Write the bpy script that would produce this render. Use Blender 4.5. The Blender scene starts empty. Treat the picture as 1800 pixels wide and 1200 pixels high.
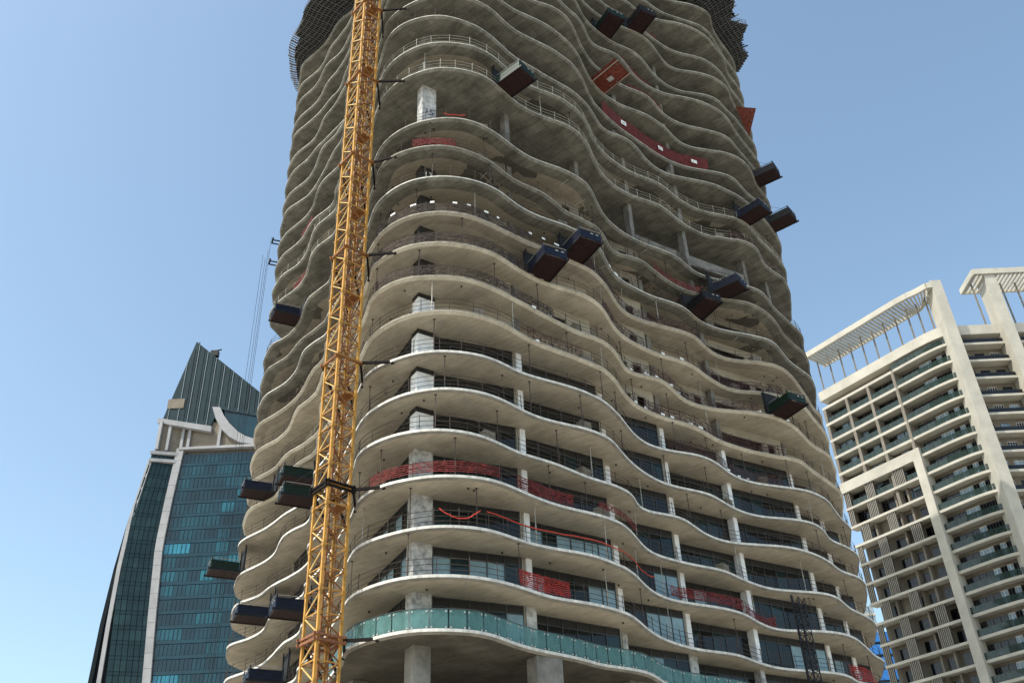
import bpy, bmesh, math, random
from mathutils import Vector, Matrix
random.seed(7)
R = math.radians
scene = bpy.context.scene
COL = scene.collection

# ------------------------------------------------------------------ camera
cd = bpy.data.cameras.new('camera'); cam = bpy.data.objects.new('camera', cd); COL.objects.link(cam)
cd.sensor_fit = 'HORIZONTAL'; cd.sensor_width = 36.0; cd.lens = 34.0
cd.clip_start = 0.5; cd.clip_end = 9000
CAMROT = Matrix(((0.9989, 0.0460, 0.0), (0.0258, -0.5613, -0.8272), (-0.0380, 0.8263, -0.5619)))
cam.matrix_world = Matrix.Translation((0, 0, 1.7)) @ CAMROT.to_4x4()
scene.camera = cam

# ------------------------------------------------------------------ sky and sun
SUN_AZ, SUN_EL = 238.0, 50.0          # compass style: 0 = +Y, clockwise
w = bpy.data.worlds.new('World'); scene.world = w; w.use_nodes = True
nt = w.node_tree; nt.nodes.clear()
sky = nt.nodes.new('ShaderNodeTexSky'); sky.sky_type = 'NISHITA'; sky.sun_disc = False
sky.sun_elevation = R(SUN_EL); sky.sun_rotation = R(SUN_AZ)
sky.altitude = 0; sky.air_density = 1.0; sky.dust_density = 1.9; sky.ozone_density = 0.25
bg = nt.nodes.new('ShaderNodeBackground'); bg.inputs['Strength'].default_value = 0.125
wo = nt.nodes.new('ShaderNodeOutputWorld')
tn = nt.nodes.new('ShaderNodeMix'); tn.data_type = 'RGBA'; tn.blend_type = 'MULTIPLY'; tn.inputs['Factor'].default_value = 1.0; tn.inputs['B'].default_value = (1.0, 1.045, .955, 1)   # slightly greener desert sky
nt.links.new(sky.outputs[0], tn.inputs['A']); nt.links.new(tn.outputs['Result'], bg.inputs[0]); nt.links.new(bg.outputs[0], wo.inputs[0])
sd = bpy.data.lights.new('sun', 'SUN'); sd.energy = 2.0; sd.angle = R(0.53); sd.color = (1.0, 0.95, 0.86)
sun = bpy.data.objects.new('sun', sd); COL.objects.link(sun)
dirv = Vector((math.sin(R(SUN_AZ)) * math.cos(R(SUN_EL)), math.cos(R(SUN_AZ)) * math.cos(R(SUN_EL)), math.sin(R(SUN_EL))))
sun.rotation_euler = dirv.to_track_quat('Z', 'Y').to_euler()
vs = scene.view_settings; vs.view_transform = 'Standard'; vs.look = 'None'; vs.exposure = 1.15; vs.gamma = 1.0
vs.use_curve_mapping = False

# ------------------------------------------------------------------ materials
def newmat(name):
    m = bpy.data.materials.new(name); m.use_nodes = True
    n = m.node_tree; b = n.nodes['Principled BSDF']
    return m, n, b
def mat(name, col, rough=0.7, metal=0.0, var=0.18, scale=1.2, bump=0.0, spec=0.4, col2=None, stretch=(1, 1, 1)):
    """noise-varied base colour"""
    m, n, b = newmat(name)
    tc = n.nodes.new('ShaderNodeTexCoord'); mp = n.nodes.new('ShaderNodeMapping'); mp.inputs['Scale'].default_value = stretch
    nz = n.nodes.new('ShaderNodeTexNoise'); nz.inputs['Scale'].default_value = scale; nz.inputs['Detail'].default_value = 7; nz.inputs['Roughness'].default_value = .62
    rp = n.nodes.new('ShaderNodeValToRGB')
    c2 = col2 or tuple(c * (1 + var) for c in col); c1 = tuple(c * (1 - var) for c in col) if not col2 else col
    rp.color_ramp.elements[0].position = .33; rp.color_ramp.elements[1].position = .68
    rp.color_ramp.elements[0].color = (*c1, 1); rp.color_ramp.elements[1].color = (*c2, 1)
    n.links.new(tc.outputs['Object'], mp.inputs[0]); n.links.new(mp.outputs[0], nz.inputs['Vector'])
    n.links.new(nz.outputs['Fac'], rp.inputs[0]); n.links.new(rp.outputs[0], b.inputs['Base Color'])
    b.inputs['Roughness'].default_value = rough; b.inputs['Metallic'].default_value = metal
    b.inputs['Specular IOR Level'].default_value = spec
    if bump:
        bp = n.nodes.new('ShaderNodeBump'); bp.inputs['Strength'].default_value = bump; bp.inputs['Distance'].default_value = .05
        nz2 = n.nodes.new('ShaderNodeTexNoise'); nz2.inputs['Scale'].default_value = scale * 6; nz2.inputs['Detail'].default_value = 5
        n.links.new(mp.outputs[0], nz2.inputs['Vector']); n.links.new(nz2.outputs['Fac'], bp.inputs['Height']); n.links.new(bp.outputs[0], b.inputs['Normal'])
    return m
def soffit_mat(name, cA, cB, panel=.5, thr=None, cRaw=None):
    """concrete soffit: stains, formwork joints, optional patches of plaster on raw concrete"""
    m, n, b = newmat(name); L = n.links
    tc = n.nodes.new('ShaderNodeTexCoord'); mp = n.nodes.new('ShaderNodeMapping'); mp.inputs['Rotation'].default_value = (0, 0, R(34))
    L.new(tc.outputs['Object'], mp.inputs[0])
    nz = n.nodes.new('ShaderNodeTexNoise'); nz.inputs['Scale'].default_value = .55; nz.inputs['Detail'].default_value = 8; nz.inputs['Roughness'].default_value = .65
    L.new(mp.outputs[0], nz.inputs['Vector'])
    rp = n.nodes.new('ShaderNodeValToRGB'); rp.color_ramp.elements[0].position = .35; rp.color_ramp.elements[1].position = .66
    rp.color_ramp.elements[0].color = (*cA, 1); rp.color_ramp.elements[1].color = (*cB, 1)
    L.new(nz.outputs['Fac'], rp.inputs[0]); col = rp.outputs[0]
    if thr is not None:
        vo = n.nodes.new('ShaderNodeTexVoronoi'); vo.inputs['Scale'].default_value = .28; vo.distance = 'CHEBYCHEV'
        L.new(mp.outputs[0], vo.inputs['Vector'])
        sx = n.nodes.new('ShaderNodeSeparateColor'); L.new(vo.outputs['Color'], sx.inputs[0])
        nz3 = n.nodes.new('ShaderNodeTexNoise'); nz3.inputs['Scale'].default_value = 2.4; L.new(mp.outputs[0], nz3.inputs['Vector'])
        ad = n.nodes.new('ShaderNodeMath'); ad.operation = 'MULTIPLY_ADD'; ad.inputs[1].default_value = .25; L.new(nz3.outputs['Fac'], ad.inputs[0]); L.new(sx.outputs[0], ad.inputs[2])
        gt = n.nodes.new('ShaderNodeMath'); gt.operation = 'GREATER_THAN'; gt.inputs[1].default_value = thr; L.new(ad.outputs[0], gt.inputs[0])
        mx = n.nodes.new('ShaderNodeMix'); mx.data_type = 'RGBA'; L.new(gt.outputs[0], mx.inputs['Factor'])
        mx.inputs['A'].default_value = (*cRaw, 1); L.new(col, mx.inputs['B']); col = mx.outputs['Result']
    br = n.nodes.new('ShaderNodeTexBrick'); br.inputs['Scale'].default_value = 1.0; br.inputs['Brick Width'].default_value = 2.44; br.inputs['Row Height'].default_value = 1.22
    br.offset = 0.0; br.inputs['Mortar Size'].default_value = .028; br.inputs['Color1'].default_value = (1, 1, 1, 1); br.inputs['Color2'].default_value = (.74, .75, .74, 1); br.inputs['Mortar'].default_value = (.5, .5, .5, 1)
    L.new(mp.outputs[0], br.inputs['Vector'])
    mu = n.nodes.new('ShaderNodeMix'); mu.data_type = 'RGBA'; mu.blend_type = 'MULTIPLY'; mu.inputs['Factor'].default_value = panel
    L.new(col, mu.inputs['A']); L.new(br.outputs['Color'], mu.inputs['B'])
    # streaky grime and fine grain
    mp2 = n.nodes.new('ShaderNodeMapping'); mp2.inputs['Scale'].default_value = (.5, 2.6, 1); L.new(mp.outputs[0], mp2.inputs[0])
    g1 = n.nodes.new('ShaderNodeTexNoise'); g1.inputs['Scale'].default_value = 1.1; g1.inputs['Detail'].default_value = 9; g1.inputs['Roughness'].default_value = .75; L.new(mp2.outputs[0], g1.inputs['Vector'])
    gr = n.nodes.new('ShaderNodeValToRGB'); gr.color_ramp.elements[0].position = .30; gr.color_ramp.elements[0].color = (.52, .50, .46, 1); gr.color_ramp.elements[1].position = .56; gr.color_ramp.elements[1].color = (1.12, 1.12, 1.12, 1); L.new(g1.outputs['Fac'], gr.inputs[0])
    m2 = n.nodes.new('ShaderNodeMix'); m2.data_type = 'RGBA'; m2.blend_type = 'MULTIPLY'; m2.inputs['Factor'].default_value = .35 + panel * .5
    L.new(mu.outputs['Result'], m2.inputs['A']); L.new(gr.outputs[0], m2.inputs['B']); L.new(m2.outputs['Result'], b.inputs['Base Color'])
    b.inputs['Roughness'].default_value = .85; b.inputs['Specular IOR Level'].default_value = .2
    bp = n.nodes.new('ShaderNodeBump'); bp.inputs['Strength'].default_value = .25; bp.inputs['Distance'].default_value = .04
    L.new(nz.outputs['Fac'], bp.inputs['Height']); L.new(bp.outputs[0], b.inputs['Normal'])
    return m
def glass_mat(name, tint, alpha, rough=.05, spec=.8):
    """thin clear pane: mostly see-through, tinted, with a reflection"""
    m, n, b = newmat(name); L = n.links
    tr = n.nodes.new('ShaderNodeBsdfTransparent'); tr.inputs[0].default_value = (.55 + .45 * tint[0], .55 + .45 * tint[1], .55 + .45 * tint[2], 1)
    b.inputs['Base Color'].default_value = (*tint, 1); b.inputs['Roughness'].default_value = rough; b.inputs['Specular IOR Level'].default_value = spec
    nz = n.nodes.new('ShaderNodeTexNoise'); nz.inputs['Scale'].default_value = 1.3
    ma = n.nodes.new('ShaderNodeMath'); ma.operation = 'MULTIPLY_ADD'; ma.inputs[1].default_value = .3; ma.inputs[2].default_value = alpha - .15
    L.new(nz.outputs['Fac'], ma.inputs[0])
    ms = n.nodes.new('ShaderNodeMixShader'); L.new(ma.outputs[0], ms.inputs[0]); L.new(tr.outputs[0], ms.inputs[1]); L.new(b.outputs[0], ms.inputs[2])
    L.new(ms.outputs[0], n.nodes['Material Output'].inputs['Surface'])
    return m

M = {}
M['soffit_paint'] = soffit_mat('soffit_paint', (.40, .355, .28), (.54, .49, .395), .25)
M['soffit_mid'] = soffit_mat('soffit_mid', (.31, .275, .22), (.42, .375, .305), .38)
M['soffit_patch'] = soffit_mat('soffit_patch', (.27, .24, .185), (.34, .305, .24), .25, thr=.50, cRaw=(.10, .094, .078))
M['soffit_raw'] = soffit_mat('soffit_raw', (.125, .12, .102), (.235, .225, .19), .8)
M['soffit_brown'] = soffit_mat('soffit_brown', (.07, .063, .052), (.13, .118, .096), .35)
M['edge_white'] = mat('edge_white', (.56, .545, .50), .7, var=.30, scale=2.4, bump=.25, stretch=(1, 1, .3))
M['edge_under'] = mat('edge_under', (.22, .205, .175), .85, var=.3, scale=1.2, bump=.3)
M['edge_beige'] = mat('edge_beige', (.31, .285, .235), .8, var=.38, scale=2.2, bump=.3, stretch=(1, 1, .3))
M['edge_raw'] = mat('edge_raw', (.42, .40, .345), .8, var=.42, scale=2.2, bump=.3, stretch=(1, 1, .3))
M['deck'] = mat('deck', (.14, .13, .11), .9, var=.25, scale=.8)
M['plaster_patchy'] = mat('plaster_patchy', (.20, .20, .197), .8, col2=(.58, .58, .57), scale=2.2, bump=.2)
M['concrete'] = mat('concrete', (.17, .163, .147), .85, var=.35, scale=.9, bump=.3)
M['column_white'] = mat('column_white', (.62, .64, .66), .7, col2=(.86, .87, .88), scale=1.6)
M['wrap_shade_black'] = mat('wrap_shade_black', (.018, .017, .016), .7)
M['blockwork'] = mat('blockwork', (.20, .175, .14), .9, var=.22, scale=1.4, bump=.3)
M['plaster_beige'] = mat('plaster_beige', (.33, .30, .24), .85, var=.15, scale=.7)
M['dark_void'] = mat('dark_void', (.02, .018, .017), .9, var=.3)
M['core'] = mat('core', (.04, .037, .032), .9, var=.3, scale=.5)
M['rail_dull'] = mat('rail_dull', (.22, .22, .215), .6, var=.15)
M['frame_alu'] = mat('frame_alu', (.07, .075, .08), .45, metal=.6)
M['glass_dark'] = mat('glass_dark', (.006, .009, .010), .08, var=.4, scale=.3, spec=.35)
M['glass_teal'] = mat('glass_teal', (.008, .022, .025), .08, var=.5, scale=.3, spec=.4)
M['glass_film'] = mat('glass_film', (.20, .31, .36), .35, var=.15, scale=1)
M['balustrade'] = glass_mat('balustrade', (.20, .42, .40), .27, spec=.8)
M['tube'] = mat('tube', (.06, .045, .038), .6, metal=.3, var=.35, scale=3)
M['tube_pale'] = mat('tube_pale', (.36, .345, .30), .6, metal=.2, var=.25, scale=3)
def net_mat(name, col, solid):
    m = mat(name, col, .85, var=.45, scale=3, bump=.5); n = m.node_tree; L = n.links
    tc = n.nodes.new('ShaderNodeTexCoord'); nz = n.nodes.new('ShaderNodeTexNoise'); nz.inputs['Scale'].default_value = 5; nz.inputs['Detail'].default_value = 6
    wv = n.nodes.new('ShaderNodeTexWave'); wv.bands_direction = 'Z'; wv.inputs['Scale'].default_value = 2.2; wv.inputs['Distortion'].default_value = 3
    L.new(tc.outputs['Object'], nz.inputs['Vector']); L.new(tc.outputs['Object'], wv.inputs['Vector'])
    ad = n.nodes.new('ShaderNodeMath'); ad.operation = 'MULTIPLY_ADD'; ad.inputs[1].default_value = .35; L.new(wv.outputs['Fac'], ad.inputs[0]); L.new(nz.outputs['Fac'], ad.inputs[2])
    gt = n.nodes.new('ShaderNodeMath'); gt.operation = 'LESS_THAN'; gt.inputs[1].default_value = solid; L.new(ad.outputs[0], gt.inputs[0])
    tr = n.nodes.new('ShaderNodeBsdfTransparent'); ms = n.nodes.new('ShaderNodeMixShader'); L.new(gt.outputs[0], ms.inputs[0]); L.new(tr.outputs[0], ms.inputs[1]); L.new(n.nodes['Principled BSDF'].outputs[0], ms.inputs[2])
    L.new(ms.outputs[0], n.nodes['Material Output'].inputs['Surface']); return m
M['net_red'] = net_mat('net_red', (.26, .018, .012), .72)
M['net_maroon'] = net_mat('net_maroon', (.13, .014, .013), .68)
M['net_band'] = net_mat('net_band', (.10, .014, .013), .88)
M['net_rust'] = net_mat('net_rust', (.12, .024, .013), .92)
M['net_brown'] = net_mat('net_brown', (.045, .032, .026), .70)
M['net_plum'] = net_mat('net_plum', (.055, .024, .022), .60)
M['tape_red'] = mat('tape_red', (.45, .04, .022), .6, var=.2, scale=4)
M['white_tag'] = mat('white_tag', (.82, .82, .8), .6, var=.05)
M['ink_blue'] = mat('ink_blue', (.03, .05, .14), .6)
M['steel_blue'] = mat('steel_blue', (.007, .012, .030), .5, metal=.3, var=.4, scale=2)
M['steel_green'] = mat('steel_green', (.006, .022, .015), .5, metal=.3, var=.4, scale=2)
M['steel_dark'] = mat('steel_dark', (.014, .014, .017), .55, metal=.4, var=.3, scale=2)
M['deck_red'] = mat('deck_red', (.020, .006, .0055), .8, var=.35, scale=3, bump=.3)
M['rail_white'] = mat('rail_white', (.42, .42, .41), .55, var=.12)
M['crane_yellow'] = mat('crane_yellow', (.44, .225, .04), .6, var=.38, scale=1.6, bump=.2)
M['crane_orange_shade'] = mat('crane_orange_shade', (.20, .075, .014), .55, var=.35, scale=2.0)  # mast orange, darkened in colour for the shaded faces and inside
M['crane_brace_lit'] = mat('crane_brace_lit', (.56, .38, .13), .5, var=.3, scale=2.5)  # left-face braces, paler: sunlight painted into the colour
M['crane_black'] = mat('crane_black', (.012, .010, .010), .8, spec=.1)
M['screen_black'] = mat('screen_black', (.008, .009, .011), .8)
M['screen_frame'] = mat('screen_frame', (.11, .112, .115), .6)
M['rust'] = mat('rust', (.22, .09, .045), .8, var=.4, scale=3)
M['cream'] = mat('cream', (.45, .43, .37), .75, var=.13, scale=.35, bump=.05)
M['cream_soffit'] = mat('cream_soffit', (.40, .35, .27), .8, var=.1, scale=.4)
M['taupe'] = mat('taupe', (.19, .168, .138), .8, var=.14, scale=.6)
M['louvre'] = mat('louvre', (.27, .25, .215), .6, var=.1)
M['louvre_back'] = mat('louvre_back', (.03, .027, .024), .8)
M['window_dark'] = mat('window_dark', (.008, .009, .011), .1, var=.4, scale=.4, spec=.35)
M['window_pale'] = mat('window_pale', (.22, .32, .42), .3, var=.3, scale=1.2)
M['glass_green'] = glass_mat('glass_green', (.045, .075, .066), .50, spec=.55)
M['frame_white'] = mat('frame_white', (.7, .7, .68), .5)
M['sail_stone'] = mat('sail_stone', (.30, .30, .31), .7, var=.16, scale=.25, bump=.1)
M['sail_beige'] = mat('sail_beige', (.19, .16, .125), .8, var=.2, scale=.4)
M['sail_fin'] = mat('sail_fin', (.13, .17, .185), .4, var=.15)
M['sail_line'] = mat('sail_line', (.010, .014, .017), .85, spec=.1)
M['ground'] = mat('ground', (.50, .455, .385), .95, var=.2, scale=.05, bump=.2)
M['asphalt'] = mat('asphalt', (.05, .05, .052), .9, var=.2, scale=.6)
for k, c, r in (('g0', (.008, .050, .068), .05), ('g1', (.012, .075, .098), .06), ('g2', (.02, .115, .15), .08), ('g3', (.006, .032, .045), .05), ('g4', (.06, .30, .42), .18), ('g5', (.03, .17, .22), .12)):
    M['sail_' + k] = mat('sail_glass_' + k, tuple(x * k_ for x, k_ in zip(c, (.30, .58, .60))), r, var=.3, scale=.15, spec=.5)
for k, c in (('s0', (.020, .056, .062)), ('s1', (.026, .068, .073)), ('s2', (.032, .082, .085))):
    M['sail_' + k] = mat('sail_side_' + k, tuple(x * .45 for x in c), .25, var=.25, scale=.3, spec=.35)
M['blue_clad'] = mat('blue_clad', (.03, .16, .46), .35, var=.15, scale=.2)
M['grey_glass'] = mat('grey_glass', (.26, .32, .36), .2, var=.3, scale=.3, spec=.6)

# ------------------------------------------------------------------ mesh builder
class MB:
    def __init__(s): s.v = []; s.f = []; s.m = []
    def face(s, pts, m=0):
        i = len(s.v); s.v += [tuple(p) for p in pts]; s.f.append(tuple(range(i, i + len(pts)))); s.m.append(m)
    def box(s, c, ax, ay, hx, hy, hz, m=0):
        """centre, unit axes in plan, half sizes"""
        c = Vector(c); X = Vector((ax[0], ax[1], 0)) * hx; Y = Vector((ay[0], ay[1], 0)) * hy; Z = Vector((0, 0, hz))
        s.hexa([c - X - Y - Z, c + X - Y - Z, c + X + Y - Z, c - X + Y - Z, c - X - Y + Z, c + X - Y + Z, c + X + Y + Z, c - X + Y + Z], m)
    def hexa(s, p, m=0):
        i = len(s.v); s.v += [tuple(q) for q in p]
        for f in ((0, 3, 2, 1), (4, 5, 6, 7), (0, 1, 5, 4), (1, 2, 6, 5), (2, 3, 7, 6), (3, 0, 4, 7)):
            s.f.append(tuple(i + k for k in f)); s.m.append(m)
    def bar(s, a, b, w, h=None, m=0, up=Vector((0, 0, 1))):
        a = Vector(a); b = Vector(b); d = (b - a)
        if d.length < 1e-6: return
        d.normalize(); u = up if abs(d.dot(up)) < .95 else Vector((1, 0, 0))
        X = d.cross(u).normalized() * w / 2; Y = X.cross(d).normalized() * (h or w) / 2
        s.hexa([a - X - Y, a + X - Y, a + X + Y, a - X + Y, b - X - Y, b + X - Y, b + X + Y, b - X + Y], m)
    def tube(s, pts, r, k=5, m=0):
        pts = [Vector(p) for p in pts]; i0 = len(s.v)
        for j, p in enumerate(pts):
            d = (pts[min(j + 1, len(pts) - 1)] - pts[max(j - 1, 0)]).normalized()
            u = Vector((0, 0, 1)) if abs(d.z) < .9 else Vector((1, 0, 0))
            X = d.cross(u).normalized(); Y = X.cross(d)
            for q in range(k):
                a = 2 * math.pi * q / k; s.v.append(tuple(p + X * math.cos(a) * r + Y * math.sin(a) * r))
        for j in range(len(pts) - 1):
            for q in range(k):
                s.f.append((i0 + j * k + q, i0 + j * k + (q + 1) % k, i0 + (j + 1) * k + (q + 1) % k, i0 + (j + 1) * k + q)); s.m.append(m)
        s.f.append(tuple(i0 + q for q in range(k))[::-1]); s.m.append(m)
        s.f.append(tuple(i0 + (len(pts) - 1) * k + q for q in range(k))); s.m.append(m)
    def prism(s, poly, z0, z1, m=0):
        n = len(poly); i = len(s.v)
        s.v += [(p[0], p[1], z0) for p in poly] + [(p[0], p[1], z1) for p in poly]
        s.f.append(tuple(i + k for k in range(n))[::-1]); s.f.append(tuple(i + n + k for k in range(n))); s.m += [m, m]
        for k in range(n):
            q = (k + 1) % n; s.f.append((i + k, i + q, i + n + q, i + n + k)); s.m.append(m)
    def mesh(s, name, mats):
        me = bpy.data.meshes.new(name); me.from_pydata(s.v, [], s.f)
        for m in mats: me.materials.append(M[m])
        me.polygons.foreach_set('material_index', s.m); me.update(); me.validate()
        return me
def tag(o, label=None, cat=None, group=None, kind=None):
    if label: o['label'] = label
    if cat: o['category'] = cat
    if group: o['group'] = group
    if kind: o['kind'] = kind
    return o
def link(name, data, parent=None, loc=None, rotz=None):
    o = bpy.data.objects.new(name, data); COL.objects.link(o)
    if parent: o.parent = parent
    if loc: o.location = loc
    if rotz is not None: o.rotation_euler = (0, 0, rotz)
    return o
def obj(name, mb, mats, parent=None, **k):
    return link(name, mb.mesh(name, [mats] if isinstance(mats, str) else mats), parent, **k)
def empty(name, label, cat, group=None, loc=(0, 0, 0), rotz=0):
    o = link(name, None, None, loc, rotz); o.empty_display_size = .5
    return tag(o, label, cat, group)
def az(d): return Vector((math.sin(R(d)), math.cos(R(d)), 0))
ORD = ['lowest', 'second', 'third', 'fourth', 'fifth', 'sixth', 'seventh', 'eighth', 'ninth', 'tenth', 'eleventh', 'twelfth', 'thirteenth', 'fourteenth', 'fourteenth', 'fifteenth', 'sixteenth', 'seventeenth', 'eighteenth', 'nineteenth', 'twentieth', 'twenty-first', 'twenty-second', 'twenty-third', 'twenty-fourth', 'twenty-fifth', 'twenty-sixth', 'twenty-seventh', 'twenty-eighth']
BASE = [(-3045,9959),(-3025,9844),(-3005,9729),(-2967,9619),(-2926,9510),(-2873,9405),(-2804,9311),(-2718,9232),(-2629,9156),(-2545,9075),(-2473,8983),(-2410,8885),(-2352,8784),(-2294,8682),(-2232,8583),(-2169,8485),(-2096,8394),(-2025,8301),(-1953,8209),(-1901,8104),(-1865,7993),(-1842,7879),(-1792,7773),(-1733,7673),(-1676,7570),(-1626,7465),(-1581,7357),(-1535,7250),(-1490,7142),(-1445,7034),(-1401,6926),(-1357,6818),(-1312,6710),(-1268,6602),(-1225,6493),(-1185,6384),(-1137,6277),(-1069,6182),(-984,6102),(-886,6038),(-779,5991),(-666,5963),(-549,5956),(-434,5974),(-323,6011),(-219,6064),(-126,6134),(-42,6216),(35,6303),(116,6388),(203,6466),(296,6536),(391,6604),(486,6672),(578,6744),(668,6819),(752,6900),(820,6995),(877,7096),(925,7203),(971,7310),(1024,7414),(1093,7509),(1176,7591),(1267,7664),(1360,7735),(1453,7806),(1547,7875),(1639,7947),(1727,8023),(1810,8105),(1890,8190),(1973,8272),(2064,8347),(2160,8412),(2264,8466),(2372,8510),(2482,8549),(2589,8596),(2694,8648),(2792,8711),(2878,8790),(2950,8882),(3014,8979),(3077,9078),(3146,9172),(3220,9262),(3295,9352),(3364,9446),(3430,9543),(3485,9646),(3530,9753),(3557,9867),(3587,9980),(3612,10094),(3637,10208),(3666,10321)]
NANG = [-1687,-1667,-1636,-1591,-1535,-1476,-1425,-1394,-1386,-1399,-1426,-1453,-1469,-1472,-1466,-1458,-1461,-1479,-1509,-1539,-1560,-1566,-1560,-1551,-1546,-1550,-1558,-1567,-1572,-1575,-1577,-1578,-1578,-1572,-1552,-1515,-1456,-1378,-1285,-1185,-1083,-980,-878,-778,-683,-601,-536,-495,-477,-480,-494,-509,-516,-509,-485,-446,-398,-350,-314,-300,-312,-347,-395,-443,-482,-506,-514,-508,-496,-483,-478,-485,-508,-544,-585,-620,-640,-640,-615,-570,-513,-456,-410,-380,-368,-365,-364,-353,-329,-293,-250,-209,-175,-153,-141,-137,-138]
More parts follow.
